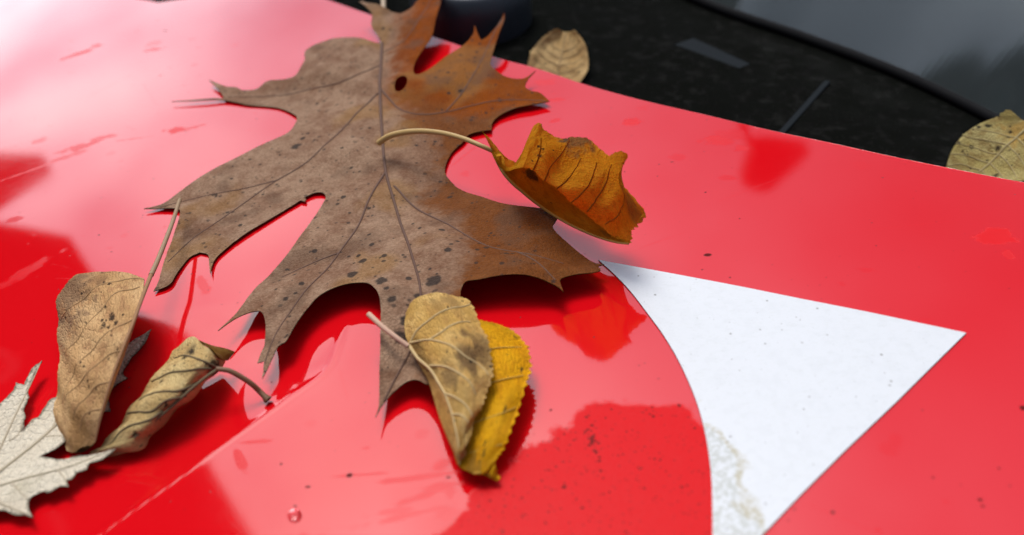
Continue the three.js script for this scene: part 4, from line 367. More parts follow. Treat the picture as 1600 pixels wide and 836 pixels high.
// cowl under the rear edge of the bonnet, windscreen behind it
{
  const glassLine = D.glass_line.map(([x, , z]) => [x, z]), back = [[-420, -900], [-200, -690], ...glassLine, [330, 60]];
  const nn = 120, curve = new THREE.CatmullRomCurve3(back.map(([x, z]) => new THREE.Vector3(x / 1000, 0, z / 1000)), false, 'centripetal').getPoints(nn);
  const pos = [], idx = [], uv = [];
  const front = edgeCurve.filter((p) => p.x > -0.68 && p.x < 0.43), fAt = (t) => front[Math.round(t * (front.length - 1))];
  const M = 24, cowlY = (x, z, s) => -0.02 + 0.004 * Math.sin(s * 3.0) - (x < -0.15 ? (-0.15 - x) * 0.12 : 0);
  for (let i = 0; i <= nn; i++) for (let j = 0; j <= M; j++) { const a = fAt(i / nn), b = curve[i], s = -0.25 + 1.25 * j / M, x = a.x + (b.x - a.x) * s, z = a.z + (b.z - a.z) * s; pos.push(x, cowlY(x, z, s), z); uv.push(x * 8, z * 8); }
  for (let i = 0; i < nn; i++) for (let j = 0; j < M; j++) { const a = i * (M + 1) + j, b = a + M + 1; idx.push(a, b, a + 1, b, b + 1, a + 1); }
  const g = new THREE.BufferGeometry(); g.setAttribute('position', new THREE.Float32BufferAttribute(pos, 3)); g.setAttribute('uv', new THREE.Float32BufferAttribute(uv, 2)); g.setIndex(idx); g.computeVertexNormals();
  const dust = tex(512, 512, (u, v) => { const d = sstep(0.5, 0.85, fbm(u * 30, v * 30, 5)), s = hash(Math.floor(u * 512), Math.floor(v * 512)) > 0.9965 ? 1 : 0; const a = 0.0045 + 0.006 * d + 0.05 * s; return [a, a * 1.02, a * 0.92]; });
  dust.wrapS = dust.wrapT = THREE.RepeatWrapping;
  const rough = tex(256, 256, (u, v) => { const a = 0.3 + 0.4 * fbm(u * 14, v * 14, 4); return [a, a, a]; }, false); rough.wrapS = rough.wrapT = THREE.RepeatWrapping;
  part('cowl_panel', g, phys({ map: dust, roughness: 1, roughnessMap: rough, specularIntensity: 0.003 }), car);
  // added pale plates and strip, standing in for sky reflected in the cowl
  const reflBox = (x0, z0, x1, z1, w, h, name, m) => { const l = Math.hypot(x1 - x0, z1 - z0), b = new THREE.BoxGeometry(l, h, w); const r = part(name, b, m, car); r.position.set((x0 + x1) / 2, -0.017 + h / 2, (z0 + z1) / 2); r.rotation.y = -Math.atan2(z1 - z0, x1 - x0); return r; };
  const reflTone = phys({ color: rgb(0.017, 0.02, 0.023), roughness: 0.5, specularIntensity: 0.01 });
  reflBox(0.083, -0.208, 0.106, -0.178, 0.022, 0.0008, 'cowl_sky_reflection', reflTone);
  reflBox(0.139, -0.132, 0.156, -0.108, 0.018, 0.0008, 'cowl_sky_reflection', reflTone);
  reflBox(0.147, -0.165, 0.114, -0.115, 0.0025, 0.0015, 'cowl_sky_streak', reflTone);
  // windscreen: a slab rising from that line at 49 degrees, with a dark dashboard behind
  const gp = [], gi = [], up = 0.2, th = 0.005;
  const put = (p, k, off) => { const q = curve[Math.min(nn, p + 1)].clone().sub(curve[Math.max(0, p - 1)]).normalize(), o = new THREE.Vector3(-q.z, 0, q.x).negate(); const n = new THREE.Vector3(-o.x * 0.755, 0.656, -o.z * 0.755); const b = curve[p]; gp.push(b.x + o.x * k + n.x * off, -0.026 + k * 1.15 + n.y * off, b.z + o.z * k + n.z * off); };
  for (let i = 0; i <= nn; i++) { put(i, 0, th); put(i, up, th); put(i, up, 0); put(i, 0, 0); if (i) { const a = 4 * (i - 1), b = 4 * i; for (let k = 0; k < 4; k++) { const c = (k + 1) % 4; gi.push(a + k, b + k, a + c, b + k, b + c, a + c); } } }
  const gg = new THREE.BufferGeometry(); gg.setAttribute('position', new THREE.Float32BufferAttribute(gp, 3)); gg.setIndex(gi);
  const gN = gg.toNonIndexed(); gN.computeVertexNormals();
  part('windscreen', gN, phys({ color: rgb(0.9, 0.95, 0.95), transmission: 1, roughness: 0.06, ior: 1.52, thickness: 0 }), car);
  const dp = [], di = [];
  for (let i = 0; i <= nn; i++) { const q = curve[Math.min(nn, i + 1)].clone().sub(curve[Math.max(0, i - 1)]).normalize(), o = new THREE.Vector3(q.z, 0, -q.x), b = curve[i]; dp.push(b.x + o.x * 0.012, -0.03, b.z + o.z * 0.012, b.x + o.x * 0.33, 0.03, b.z + o.z * 0.33); if (i) { const a = 2 * (i - 1); di.push(a, a + 1, a + 2, a + 2, a + 1, a + 3); } }
  const dg = new THREE.BufferGeometry(); dg.setAttribute('position', new THREE.Float32BufferAttribute(dp, 3)); dg.setIndex(di); dg.computeVertexNormals();
  part('dashboard', dg, phys({ color: rgb(0.012, 0.012, 0.013), roughness: 0.9 }), car);
  part('windscreen_seal', tube(curve.map((p) => new THREE.Vector3(p.x, -0.0175, p.z)), 0.003, 0.003, 8, 160), phys({ color: rgb(0.006, 0.006, 0.007), roughness: 0.7, specularIntensity: 0.15 }), car);
  // wiper spindle cap
  const prof = [[0.0005, 0.0325], [0.012, 0.032], [0.0185, 0.0295], [0.0215, 0.0262], [0.0228, 0.0262], [0.0258, 0.028], [0.0288, 0.0262], [0.031, 0.02], [0.0318, 0.01], [0.032, 0], [0.032, -0.01]].map(([r, y]) => new THREE.Vector2(r, y));
  const cap = part('wiper_cap', new THREE.LatheGeometry(new THREE.SplineCurve(prof).getPoints(60), 64), phys({ color: rgb(0.03, 0.036, 0.047), roughness: 0.33, ior: 1.6 }), car); cap.position.set(-0.0215, -0.022, -0.239);
}

// ---------------------------------------------------------------- leaves
const leafMat = (o) => phys({ roughness: 0.85, ...o });
const bumpFine = tex(512, 512, (u, v) => { const [a] = cells(u * 26, v * 26), [b] = cells(u * 60, v * 60), s = 0.6 * sstep(0, 0.3, a) + 0.4 * sstep(0, 0.3, b); return [s, s, s]; }, false);
// red oak leaf
{
  const o = D.oak, hf = heightOf(o.ctrl), wave = (x, z) => 0.0005 * Math.sin(x * 170 + z * 60) + 0.0004 * Math.sin(z * 210 - x * 90) + 0.0012 * (fbm(x * 60 + 5, z * 60 + 9, 2) - 0.5);
  const GX = 190, GZ = 294, puff = new Float32Array(GX * GZ), lines = [...o.veins, o.midrib];   // the blade bulges between its veins; kept on a 1 mm grid from (-157, -221)
  for (let j = 0; j < GZ; j++) for (let i = 0; i < GX; i++) { let d = 1e9; for (const l of lines) d = Math.min(d, edgeDist(l, i - 157, j - 221, false)); const h = hf((i - 157) / 1000, (j - 221) / 1000); puff[j * GX + i] = h + 0.0017 * Math.min(1, h / 0.004) * (1 - Math.exp(-((d / 6) ** 2))); }
  const base = (x, z) => { const a = Math.min(GX - 2, Math.max(0, x * 1000 + 157)), b = Math.min(GZ - 2, Math.max(0, z * 1000 + 221)), i = Math.floor(a), j = Math.floor(b), f = a - i, g = b - j, k = j * GX + i; return (puff[k] * (1 - f) + puff[k + 1] * f) * (1 - g) + (puff[k + GX] * (1 - f) + puff[k + GX + 1] * f) * g; };
  const surf = (x, z) => hoodY(x, z) + Math.max(0.0004, base(x, z) + wave(x, z) * Math.min(1, base(x, z) / 0.004));
  const box = [-156, -220, 32, 72], W = box[2] - box[0], H = box[3] - box[1];
  const R = rng(11), spots = o0spots(R);
  function o0spots(R) { const s = D.oak_spots.map(([x, z, r]) => [x, z, r, 1]); for (let i = 0; i < 1500; i++) s.push([box[0] + W * R(), box[1] + H * R(), 0.32 + 0.5 * R() ** 2, 0.6 + 0.4 * R()]); return s; }
  const TW = 1024, TH = 1536, sm = new Float32Array(TW * TH);
  for (const [x, z, r, s] of spots) { const ci = (x - box[0]) / W * TW, cj = (z - box[1]) / H * TH, k = Math.ceil(r * 1.9 / W * TW) + 1; for (let j = -k; j <= k; j++) for (let i = -k; i <= k; i++) { const a = Math.round(ci) + i, b = Math.round(cj) + j; if (a < 0 || b < 0 || a >= TW || b >= TH) continue; const d = Math.hypot(i / TW * W, j / TH * H) / r + (fbm(a * 0.11, b * 0.11, 2) - 0.5) * 0.9; sm[b * TW + a] = Math.max(sm[b * TW + a], (1 - sstep(0.7, 1.2, d)) * s); } }
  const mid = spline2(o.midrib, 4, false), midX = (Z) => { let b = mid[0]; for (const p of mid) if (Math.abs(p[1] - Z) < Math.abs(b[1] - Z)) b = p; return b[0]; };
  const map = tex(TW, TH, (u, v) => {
    const X = box[0] + W * u, Z = box[1] + H * v, i = Math.min(TW - 1, Math.floor(u * TW)), j = Math.min(TH - 1, Math.floor(v * TH));
    const n1 = fbm(X * 0.05 + 3, Z * 0.05, 4), n2 = fbm(X * 0.25, Z * 0.25, 4), n3 = fbm(X * 1.4, Z * 1.4, 3), [cb] = cells(X * 0.8, Z * 0.8), [cf] = cells(X * 2.1, Z * 2.1);
    let c = mix3([0.19, 0.093, 0.054], [0.35, 0.222, 0.145], sstep(0.25, 0.75, n1 * 0.35 + n2 * 0.4 + n3 * 0.25));
    const right = sstep(7, 20, X - midX(Z) + (n1 - 0.5) * 26 + (n2 - 0.5) * 16);  // right half browner by nature, with left sheen and right tilt painted in
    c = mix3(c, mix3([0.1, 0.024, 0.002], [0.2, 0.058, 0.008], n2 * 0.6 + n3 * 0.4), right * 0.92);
    const rust = sstep(-96, -118, Z + (n1 - 0.5) * 40 - 0.25 * (X + 20)) * sstep(-60, -44, X + (n2 - 0.5) * 14);  // rust tone of the top lobes, with light shining through painted in
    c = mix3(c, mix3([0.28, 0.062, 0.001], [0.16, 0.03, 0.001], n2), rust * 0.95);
    const ochre = sstep(0.56, 0.74, fbm(X * 0.045 + 21, Z * 0.045 + 4, 3)); c = mix3(c, [0.28, 0.14, 0.04], ochre * 0.5);
    c = mix3(c, [0.11, 0.06, 0.038], sstep(0.55, 0.8, fbm(X * 0.09 + 60, Z * 0.09, 4)) * 0.55);
    c = mix3(c, [0.13, 0.075, 0.045], sstep(0.16, 0.03, cb) * 0.22 + sstep(0.2, 0.03, cf) * 0.12);
    const g = 0.9 + 0.2 * n3; c = [c[0] * g, c[1] * g, c[2] * g];
    return mix3(c, [0.035, 0.027, 0.024], sm[j * TW + i] * 0.88);
  });
  const bump = tex(TW, TH, (u, v) => { const X = box[0] + W * u, Z = box[1] + H * v, [cb] = cells(X * 0.8, Z * 0.8), [cf] = cells(X * 2.1, Z * 2.1), a = 0.55 * sstep(0, 0.3, cb) + 0.2 * sstep(0, 0.3, cf) + 0.25 * fbm(X * 0.5, Z * 0.5, 3); return [a, a, a]; }, false);
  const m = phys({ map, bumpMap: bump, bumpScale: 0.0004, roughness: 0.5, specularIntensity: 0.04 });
  const t = thing('oak_leaf', 'large brown pointed lobed oak leaf spread over the red bonnet', 'leaf');
  const dense = densify(o.outline, 1.2, 0.18);
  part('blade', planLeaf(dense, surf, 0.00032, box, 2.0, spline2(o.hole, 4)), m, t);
  const dark = leafMat({ color: rgb(0.11, 0.05, 0.03), roughness: 0.7 }), pale = leafMat({ color: rgb(0.36, 0.25, 0.18), roughness: 0.6 });
  part('midrib', tube(along(spline2(o.midrib, 5, false), surf, 0.00025), 0.0008, 0.0003, 8, 90), dark, t);
  o.veins.forEach((v, i) => part('vein', tube(along(spline2(v, 3, false), surf, 0.00014), i < 5 ? 0.0005 : 0.00034, 0.0002, 6, 70), dark, t));
  part('stalk', tube(D.oak_stalk.map(V3), 0.0011, 0.0013, 9, 30), leafMat({ color: rgb(0.5, 0.38, 0.26), roughness: 0.6 }), t);
}
function densify(poly, step, jag) {   // short straight pieces with a slight irregularity
  const out = []; const n = poly.length;
  for (let i = 0; i < n; i++) {
    const p0 = poly[(i + n - 1) % n], a = poly[i], b = poly[(i + 1) % n], p3 = poly[(i + 2) % n], l = Math.hypot(b[0] - a[0], b[1] - a[1]), k = Math.max(1, Math.round(l / step));
    const turn = (p, q, r) => { const ux = q[0] - p[0], uz = q[1] - p[1], vx = r[0] - q[0], vz = r[1] - q[1]; return (ux * vx + uz * vz) / (Math.hypot(ux, uz) * Math.hypot(vx, vz) || 1); };
    const sa = turn(p0, a, b) > 0.35 ? 1 : 0, sb = turn(a, b, p3) > 0.35 ? 1 : 0;   // keep tips and notches sharp
    const ta = [(b[0] - p0[0]) * 0.5 * sa + (b[0] - a[0]) * (1 - sa), (b[1] - p0[1]) * 0.5 * sa + (b[1] - a[1]) * (1 - sa)], tb = [(p3[0] - a[0]) * 0.5 * sb + (b[0] - a[0]) * (1 - sb), (p3[1] - a[1]) * 0.5 * sb + (b[1] - a[1]) * (1 - sb)];
    const lim = (t) => { const m = Math.hypot(...t), f = m > l * 1.1 ? l * 1.1 / m : 1; return [t[0] * f, t[1] * f]; }, A = lim(ta), B = lim(tb);
    for (let j = 0; j < k; j++) { const t = j / k, t2 = t * t, t3 = t2 * t, h1 = 2 * t3 - 3 * t2 + 1, h2 = t3 - 2 * t2 + t, h3 = -2 * t3 + 3 * t2, h4 = t3 - t2; const x = h1 * a[0] + h2 * A[0] + h3 * b[0] + h4 * B[0], z = h1 * a[1] + h2 * A[1] + h3 * b[1] + h4 * B[1]; const w = j ? jag : 0; out.push([x + w * (noise(x * 0.9, z * 0.9) - 0.5), z + w * (noise(x * 0.9 + 40, z * 0.9) - 0.5)]); }
  }
  return out;
}
// silver maple leaf, pale underside up
{
  const o = D.maple, hf = heightOf(o.ctrl), surf = (x, z) => hoodY(x, z) + hf(x, z) + 0.0004 * Math.sin(x * 260 + z * 140);
  const xs = o.outline.map((p) => p[0]), zs = o.outline.map((p) => p[1]), box = [Math.min(...xs), Math.min(...zs), Math.max(...xs), Math.max(...zs)], W = box[2] - box[0], H = box[3] - box[1];
  const map = tex(512, 512, (u, v) => { const X = box[0] + W * u, Z = box[1] + H * v, n = fbm(X * 0.15, Z * 0.15, 4), f = fbm(X * 1.8, Z * 1.8, 3), [cb] = cells(X * 0.9, Z * 0.9); let c = mix3([0.62, 0.53, 0.4], [0.75, 0.67, 0.53], n); c = mix3(c, [0.46, 0.4, 0.27], sstep(0.55, 0.75, fbm(X * 0.1 + 8, Z * 0.1, 3)) * 0.5); c = mix3(c, [0.4, 0.36, 0.3], sstep(0.18, 0.02, cb) * 0.35); const g = 0.9 + 0.2 * f; c = c.map((q) => q * g); const e = edgeDist(o.outline, X, Z); return mix3(c, [0.13, 0.1, 0.07], sstep(0.9, 0.1, e + (f - 0.5) * 1.2) * 0.75); });
  const t = thing('maple_leaf', 'pale silvery maple leaf lying underside up below the tan leaf', 'leaf');
  part('blade', planLeaf(densify(o.outline, 1.0, 0.6), surf, 0.00026, box, 1.6), phys({ map, bumpMap: bumpFine, bumpScale: 0.0005, roughness: 0.8, specularIntensity: 0.3 }), t);
  const vm = leafMat({ color: rgb(0.5, 0.42, 0.3) });
  part('midrib', tube(along(spline2(o.midrib, 3, false), surf, 0.0002), 0.0006, 0.0002, 7, 60), vm, t);
  o.veins.forEach((v, i) => part('vein', tube(along(spline2(v, 3, false), surf, 0.00015), i < 6 ? 0.0005 : 0.00022, 0.00014, 6, 40), vm, t));
  part('stalk', tube(D.maple_stalk.map(V3), 0.0009, 0.0011, 8, 24), leafMat({ color: rgb(0.35, 0.2, 0.12) }), t);
}
// textures of the small serrate leaves: pixel colours in (u across, v along)
function leafTex(size, pal, o = {}) {
  const [w, h] = size, R = rng(o.seed || 3), spots = []; for (let i = 0; i < (o.spots || 0); i++) spots.push([R(), R(), (0.004 + 0.012 * R() ** 3) * (o.spotSize || 1)]);
  for (const s of o.marks || []) spots.push(s);
  const sx = o.wide || 1, sy = o.long || 1, s = o.seed || 3;
  return tex(w, h, (u, v) => {
    const x = u * sx * 10, y = v * sy * 10, n = fbm(x * 0.5 + s, y * 0.5, 4), n2 = fbm(x * 1.7, y * 1.7 + s, 4), f = fbm(x * 9, y * 9, 3), [cb] = cells(x * 4, y * 4), [cf] = cells(x * 9 + 5, y * 9);
    let c = mix3(pal[0], pal[1], sstep(0.28, 0.72, n)); c = mix3(c, pal[2], sstep(0.5, 0.72, n2) * (o.blotch ?? 0.6));
    for (const [a, b, r, col, k] of o.stains || []) { const d = Math.hypot((u - a) * sx, (v - b) * sy) / r + (n2 - 0.5) * 1.5; c = mix3(c, col, (1 - sstep(0.4, 1.1, d)) * (k ?? 0.8)); }
    c = mix3(c, pal[2], sstep(0.16, 0.02, cb) * 0.3 + sstep(0.2, 0.02, cf) * 0.16);
    const g = 0.88 + 0.24 * f; c = [c[0] * g, c[1] * g, c[2] * g];
    let m = 0; for (const [a, b, r] of spots) { const du = (u - a) * sx, dv = (v - b) * sy; if (Math.abs(du) > r * 2.4 || Math.abs(dv) > r * 2.4) continue; m = Math.max(m, 1 - sstep(0.55, 1.2, Math.hypot(du, dv) / r + (fbm(u * sx * 90, v * sy * 90, 2) - 0.5) * 1.3)); }
    return mix3(c, o.spotColor || [0.03, 0.024, 0.022], m * 0.88);
  });
}
const small = (map, o = {}) => phys({ map, specularIntensity: 0.01, bumpMap: bumpFine, bumpScale: 0.0004, roughness: 0.9, clearcoat: 0.03, clearcoatRoughness: 0.45, transmission: 0.25, thickness: 0, ...o });
// folded leaf on the oak leaf's lowest lobe
{
  const t = thing('folded_leaf', 'leaf folded over itself, tan underside on top of its yellow half', 'leaf');
  const S1 = surfaceOf(D.fold_tan), S2 = surfaceOf(D.fold_yellow);
  const tanMap = leafTex([400, 600], [[0.7, 0.41, 0.115], [0.82, 0.53, 0.19], [0.5, 0.27, 0.085]], { seed: 4, wide: 0.7, long: 1.2, spots: 40, spotSize: 0.9, blotch: 0.65, stains: [[0.72, 0.36, 0.13, [0.15, 0.085, 0.045], 0.9], [0.45, 0.46, 0.1, [0.2, 0.12, 0.06], 0.75], [0.08, 0.33, 0.09, [0.12, 0.07, 0.03], 0.8], [0.1, 0.46, 0.12, [0.14, 0.08, 0.03], 0.7], [0.95, 0.3, 0.16, [0.17, 0.1, 0.05], 0.7], [0.55, 0.1, 0.09, [0.22, 0.12, 0.05], 0.5], [0.75, 0.07, 0.09, [0.2, 0.11, 0.05], 0.6]] });
  const yelMap = leafTex([400, 600], [[0.82, 0.37, 0.008], [0.9, 0.46, 0.014], [0.64, 0.25, 0.01]], { seed: 9, wide: 0.9, long: 1.2, spots: 34, spotSize: 0.8, blotch: 0.5, stains: [[0.4, 0.78, 0.25, [0.36, 0.18, 0.04], 0.7]], marks: [[0.72, 0.46, 0.022], [0.93, 0.3, 0.016], [0.62, 0.62, 0.02], [0.6, 0.72, 0.014], [0.55, 0.78, 0.014], [0.6, 0.58, 0.018]] });
  const r1 = (u, v) => 0.0005 * Math.sin(v * 34 + u * 6) * u + 0.0006 * (fbm(u * 5, v * 7, 2) - 0.5);
  const e = part('blade', sheet(S1, 60, 150, 0.00026, { edge: (u, v, s) => (s === 'u1' ? teeth(v, 26, 0.0007) : s === 'v0' ? teeth(u, 9, 0.0003) : 0), ripple: r1 }), small(tanMap, { transmission: 0.08 }), t); e.userData.label = 'tan folded over half';
  const y = part('blade', sheet(S2, 60, 150, 0.00026, { edge: (u, v, s) => (s === 'u1' ? teeth(v, 30, 0.0009) : s === 'v0' ? teeth(u, 12, 0.0006) : 0), ripple: (u, v) => 0.0004 * Math.sin(v * 40 + u * 5) * u }), small(yelMap, { transmission: 0.15 }), t); y.userData.label = 'yellow half underneath';
  const vm = leafMat({ color: rgb(0.58, 0.42, 0.2) }), L = D.uv.fold_tan;
  L.forEach((c, i) => part(i === L.length - 1 ? 'midrib' : 'vein', veinOn(S1, c, i === L.length - 1 ? 0.0006 : 0.00036, 0.00018, 0.0002, r1), vm, t));
  for (const v of [0.2, 0.34, 0.47, 0.6, 0.73]) part('vein', veinOn(S2, [[0.35, v + 0.02], [0.65, v], [0.96, v - 0.01]], 0.00026, 0.00014, 0.00013), leafMat({ color: rgb(0.6, 0.36, 0.05) }), t);
  part('stalk', tube(D.fold_stalk.map(V3), 0.0007, 0.00085, 8, 24), leafMat({ color: rgb(0.6, 0.38, 0.27) }), t);
}
// curled leaf standing on the right lobe of the oak leaf
{
  const t = thing('curled_leaf', 'curled rust orange leaf cupped upright on the oak leaf with a long arched stalk', 'leaf');
  const S1 = surfaceOf(D.curl_back), S2 = surfaceOf(D.curl_front);
  const inner = leafTex([400, 600], [[0.66, 0.29, 0.015], [0.76, 0.37, 0.025], [0.48, 0.19, 0.015]], { seed: 14, wide: 1, long: 1.6, spots: 18, spotSize: 0.7, blotch: 0.6, stains: [[0.98, 0.5, 0.14, [0.09, 0.075, 0.06], 0.75], [1, 0.44, 0.08, [0.12, 0.1, 0.07], 0.9], [0.75, 0.95, 0.14, [0.1, 0.07, 0.03], 0.6]], marks: [[0.72, 0.31, 0.02], [0.7, 0.335, 0.017], [0.6, 0.33, 0.024], [0.5, 0.3, 0.014]] });
  const outer = leafTex([400, 600], [[0.66, 0.29, 0.015], [0.76, 0.37, 0.025], [0.48, 0.19, 0.015]], { seed: 21, wide: 0.4, long: 1.6, spots: 12, spotSize: 0.6, blotch: 0.5, stains: [[0.85, 0.34, 0.1, [0.05, 0.042, 0.04], 0.95], [0.6, 0.8, 0.12, [0.2, 0.1, 0.02], 0.6]] });
  const r1 = (u, v) => 0.0009 * Math.sin(v * 27 - u * 3.2 + 3 * noise(v * 5, u * 2)) * sstep(0, 0.4, u) + 0.0038 * (fbm(u * 3.2, v * 6, 3) - 0.5) * sstep(0, 0.3, u);
  const b = part('blade', sheet(S1, 60, 160, 0.00026, { single: true, edge: (u, v, s) => (s === 'u1' ? teeth(v, 34, 0.0007) + 0.002 * (noise(v * 13, 2) - 0.5) : s === 'v1' ? teeth(u, 8, 0.0008) : 0), ripple: r1 }), small(inner, { transmission: 0.5 }), t); b.userData.label = 'rust orange inner side of the standing half';
  const f = part('blade', sheet(S2, 30, 160, 0.00026, { single: true, edge: (u, v, s) => (s === 'u1' ? teeth(v, 26, 0.0004) + 0.0012 * (noise(v * 14, 5) - 0.5) : 0), ripple: (u, v) => 0.0005 * Math.sin(v * 44) * u }), small(outer, { transmission: 0.45 }), t); f.userData.label = 'ochre outer side of the near half';
  const vm = leafMat({ color: rgb(0.46, 0.17, 0.016) });
  for (const c of D.uv.curl_back) part('vein', veinOn(S1, c, 0.0003, 0.00015, 0.0001, r1), vm, t);
  const keel = Array.from({ length: 12 }, (_, i) => S1(0, i / 11));
  part('midrib', tube(keel, 0.0007, 0.0003, 7, 60), leafMat({ color: rgb(0.4, 0.22, 0.05) }), t);
  part('stalk', tube(D.curl_stalk.map(V3), 0.0012, 0.0008, 9, 50), (() => { const m = leafMat({ color: rgb(0.52, 0.34, 0.13), roughness: 0.55 }); return m; })(), t);
}
// tan leaf, humped, and rolled leaf beside it
{
  const t = thing('tan_leaf', 'humped tan leaf with dark spots and a long stalk touching the oak leaf', 'leaf');
  const S1 = surfaceOf(D.tan_top), S2 = surfaceOf(D.tan_under);
  const map = leafTex([400, 600], [[0.68, 0.4, 0.18], [0.8, 0.51, 0.25], [0.48, 0.25, 0.12]], { seed: 31, wide: 0.8, long: 1.4, spots: 40, spotSize: 0.9, blotch: 0.65, stains: [[0.1, 0.15, 0.34, [0.2, 0.12, 0.08], 0.8], [0.45, 0.08, 0.12, [0.24, 0.12, 0.06], 0.6], [0.6, 0.95, 0.25, [0.28, 0.14, 0.05], 0.7], [0.1, 0.4, 0.2, [0.33, 0.22, 0.14], 0.5], [0.98, 0.5, 0.07, [0.25, 0.12, 0.06], 0.6]], marks: [[0.72, 0.3, 0.028], [0.78, 0.33, 0.022], [0.66, 0.35, 0.024], [0.62, 0.32, 0.014], [0.72, 0.36, 0.018], [0.62, 0.25, 0.014], [0.62, 0.12, 0.02], [0.55, 0.11, 0.013], [0.5, 0.55, 0.014], [0.56, 0.57, 0.012], [0.7, 0.68, 0.014], [0.15, 0.32, 0.014], [0.93, 0.5, 0.014], [0.84, 0.7, 0.013]] });
  const r1 = (u, v) => 0.0004 * Math.sin(v * 30 + (1 - u) * 7) + 0.0006 * (fbm(u * 6, v * 8, 3) - 0.5);
  part('blade', sheet(S1, 60, 140, 0.00028, { edge: (u, v, s) => (s === 'u0' ? teeth(v, 24, 0.0007) : s === 'v0' ? 0.0008 * (noise(u * 6, 3) - 0.5) : s === 'v1' ? 0.001 * (noise(u * 9, 1) - 0.5) : 0), ripple: r1 }), small(map, { transmission: 0.15 }), t);
  const un = part('blade', sheet(S2, 30, 90, 0.00028, { edge: (u, v, s) => (s === 'u1' ? teeth(v, 24, 0.0007) : 0) }), small(map, { transmission: 0.15 }), t); un.userData.label = 'half tucked under';
  const vm = leafMat({ color: rgb(0.42, 0.25, 0.11) });
  for (const c of D.uv.tan_top) part('vein', veinOn(S1, c, 0.0003, 0.00014, 0.00016, r1), vm, t);
  part('midrib', tube(D.tan_mid.map(V3), 0.0007, 0.0003, 7, 50), leafMat({ color: rgb(0.33, 0.17, 0.08) }), t);
  part('stalk', tube(D.tan_stalk.map(V3), 0.00085, 0.0007, 8, 30), leafMat({ color: rgb(0.34, 0.22, 0.12), roughness: 0.6 }), t);
}
{
  const t = thing('rolled_leaf', 'small beige leaf rolled into a tube with a dark curved stalk', 'leaf');
  const S1 = surfaceOf(D.roll), S2 = surfaceOf(D.roll_flap);
  const map = leafTex([400, 600], [[0.68, 0.46, 0.19], [0.78, 0.58, 0.27], [0.48, 0.29, 0.12]], { seed: 44, wide: 1, long: 1.4, spots: 190, spotSize: 0.7, blotch: 0.55, stains: [[0.64, 0.09, 0.13, [0.03, 0.024, 0.02], 0.97], [0.75, 0.5, 0.3, [0.34, 0.22, 0.1], 0.6], [0.28, 0.1, 0.08, [0.13, 0.1, 0.06], 0.7]], marks: [[0.3, 0.1, 0.04], [0.28, 0.16, 0.03], [0.55, 0.33, 0.03], [0.5, 0.46, 0.028], [0.46, 0.44, 0.02], [0.45, 0.72, 0.036], [0.5, 0.74, 0.03], [0.62, 0.28, 0.02], [0.2, 0.35, 0.02], [0.72, 0.68, 0.02], [0.7, 0.78, 0.018]] });
  const r1 = (u, v) => 0.0004 * Math.sin(v * 26 + u * 8) + 0.0008 * (fbm(u * 6, v * 8, 3) - 0.5);
  part('blade', sheet(S1, 60, 120, 0.00028, { edge: (u, v, s) => (s === 'v0' ? 0.001 * (noise(u * 8, 3) - 0.5) : s === 'u0' ? teeth(v, 20, 0.0004) : 0), ripple: r1 }), small(map, { transmission: 0.12 }), t);
  const fl = part('blade', sheet(S2, 20, 30, 0.00028), small(leafTex([128, 128], [[0.45, 0.22, 0.05], [0.5, 0.28, 0.07], [0.3, 0.15, 0.04]], { seed: 6, spots: 8 }), { transmission: 0.3 }), t); fl.userData.label = 'orange flap at the open end';
  const vm = leafMat({ color: rgb(0.14, 0.1, 0.05) });
  for (const c of D.uv.roll) part('vein', veinOn(S1, c, 0.0004, 0.0002, 0.00022, r1), vm, t);
  part('midrib', tube(D.roll_mid.map(V3), 0.0005, 0.0003, 7, 50), vm, t);
  part('stalk', tube(D.roll_stalk.map(V3), 0.0007, 0.0008, 8, 30, (t) => (t > 0.9 ? 1 + (t - 0.9) * 6 : 1)), leafMat({ color: rgb(0.2, 0.1, 0.045), roughness: 0.6 }), t);
}
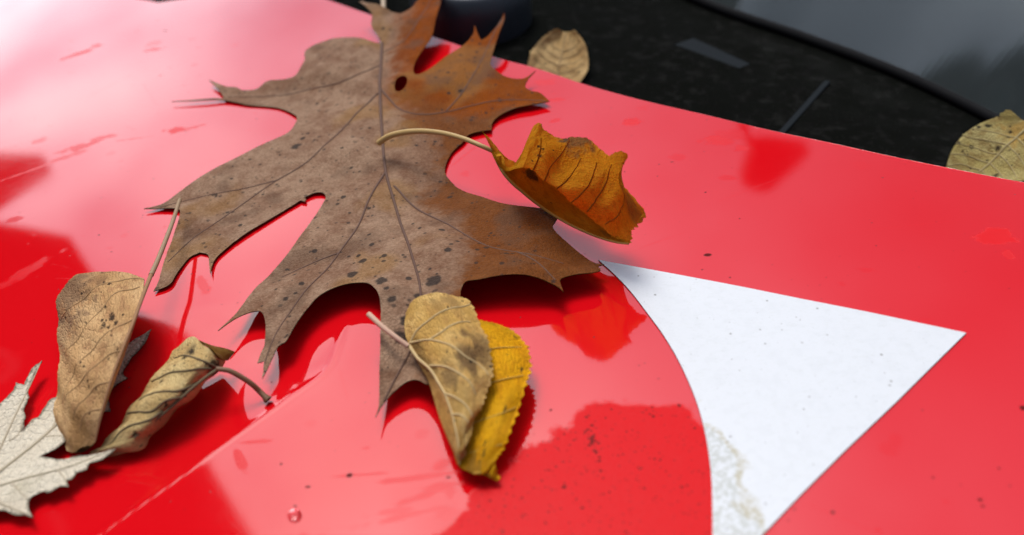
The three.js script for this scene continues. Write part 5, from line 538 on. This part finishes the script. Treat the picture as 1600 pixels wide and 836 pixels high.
// leaves caught behind the bonnet
function cowlLeaf(name, label, at, wid, len, yaw, tilt, map, mat, veins, ragged = 0.003) {
  const t = thing(name, label, 'leaf', mm(at), 'leaves caught behind the bonnet');
  const rows = []; const n = 9;
  for (let j = 0; j < n; j++) { const v = j / (n - 1), r = []; for (let i = 0; i < 7; i++) { const u = i / 6 - 0.5, hw = Math.sin(Math.PI * (0.04 + 0.92 * v) ** 0.85) ** 0.55 * wid / 2; r.push([u * 2 * hw, 3 + 9 * u * u - 3 * v * v, (v - 0.5) * len]); } rows.push(r); }
  const S = surfaceOf(rows), rip = (u, v) => 0.004 * (fbm(u * 2.5 + at[0], v * 3.5, 3) - 0.5);
  part('blade', sheet(S, 40, 80, 0.00028, { edge: (u, v, s) => (s[0] === 'u' ? teeth(v, 20, 0.0006) + ragged * (fbm(v * 4 + (s === 'u1' ? 9 : 0), at[0], 2) - 0.5) : 0), ripple: rip }), mat, t);
  const vm = leafMat({ color: veins });
  part('midrib', veinOn(S, [[0.5, 0.02], [0.5, 0.5], [0.5, 0.97]], 0.0006, 0.0003, 0.0002, rip), vm, t);
  for (const v of [0.2, 0.32, 0.44, 0.56, 0.68]) for (const s of [-1, 1]) part('vein', veinOn(S, [[0.5, v], [0.5 + 0.24 * s, v + 0.07], [0.5 + 0.46 * s, v + 0.18]], 0.0003, 0.00018, 0.0002, rip), vm, t);
  part('stalk', tube([new THREE.Vector3(0, 0.003, -len / 2000), new THREE.Vector3(0.001, 0.004, -len / 2000 - 0.008), new THREE.Vector3(0.003, 0.003, -len / 2000 - 0.017)], 0.0007, 0.0008, 8, 14), vm, t);
  t.rotation.set(tilt, yaw, 0, 'YXZ'); return t;
}
cowlLeaf('cowl_leaf', 'round beige leaf leaning against the rear bonnet edge beside the black wiper cap', [23, -14, -180], 27, 34, 2.9, -0.7, null,
  small(leafTex([256, 384], [[0.66, 0.43, 0.18], [0.76, 0.53, 0.25], [0.48, 0.29, 0.12]], { seed: 51, wide: 0.7, long: 1, spots: 60, spotSize: 0.8, blotch: 0.5 }), { transmission: 0.1 }), rgb(0.42, 0.28, 0.13));
cowlLeaf('cowl_leaf_001', 'dull yellow spotted leaf caught between the bonnet edge and the windscreen', [192, -11, -85], 34, 40, -1.05, 0.42, null,
  small(leafTex([256, 384], [[0.42, 0.34, 0.12], [0.5, 0.42, 0.18], [0.3, 0.2, 0.07]], { seed: 57, wide: 0.7, long: 1, spots: 40, spotSize: 2, blotch: 0.6, stains: [[0.5, 0.1, 0.2, [0.5, 0.3, 0.08], 0.8]] }), { transmission: 0.1 }), rgb(0.36, 0.29, 0.13), 0.016);
// a drop of water low on the bonnet
{
  const [x, , z] = mm(D.drop), g = new THREE.SphereGeometry(0.0017, 24, 12, 0, Math.PI * 2, 0, Math.PI / 2); g.scale(1, 0.24, 1.3);
  const base = new THREE.CircleGeometry(0.0017, 24); base.rotateX(Math.PI / 2); base.scale(1, 1, 1.3);
  const d = part('water_drop', mergeGeometries([g, base]), phys({ transmission: 1, roughness: 0, ior: 1.33, thickness: 0.002, attenuationColor: rgb(0.75, 0.06, 0.08), attenuationDistance: 0.0012 }), scene);
  d.position.set(x, hoodY(x, z) + 0.0001, z); d.rotation.y = 0.6; d.userData = { label: 'single small reddish droplet on the red paint below the crease', category: 'water drop' };
}


renderer.render(scene, camera);
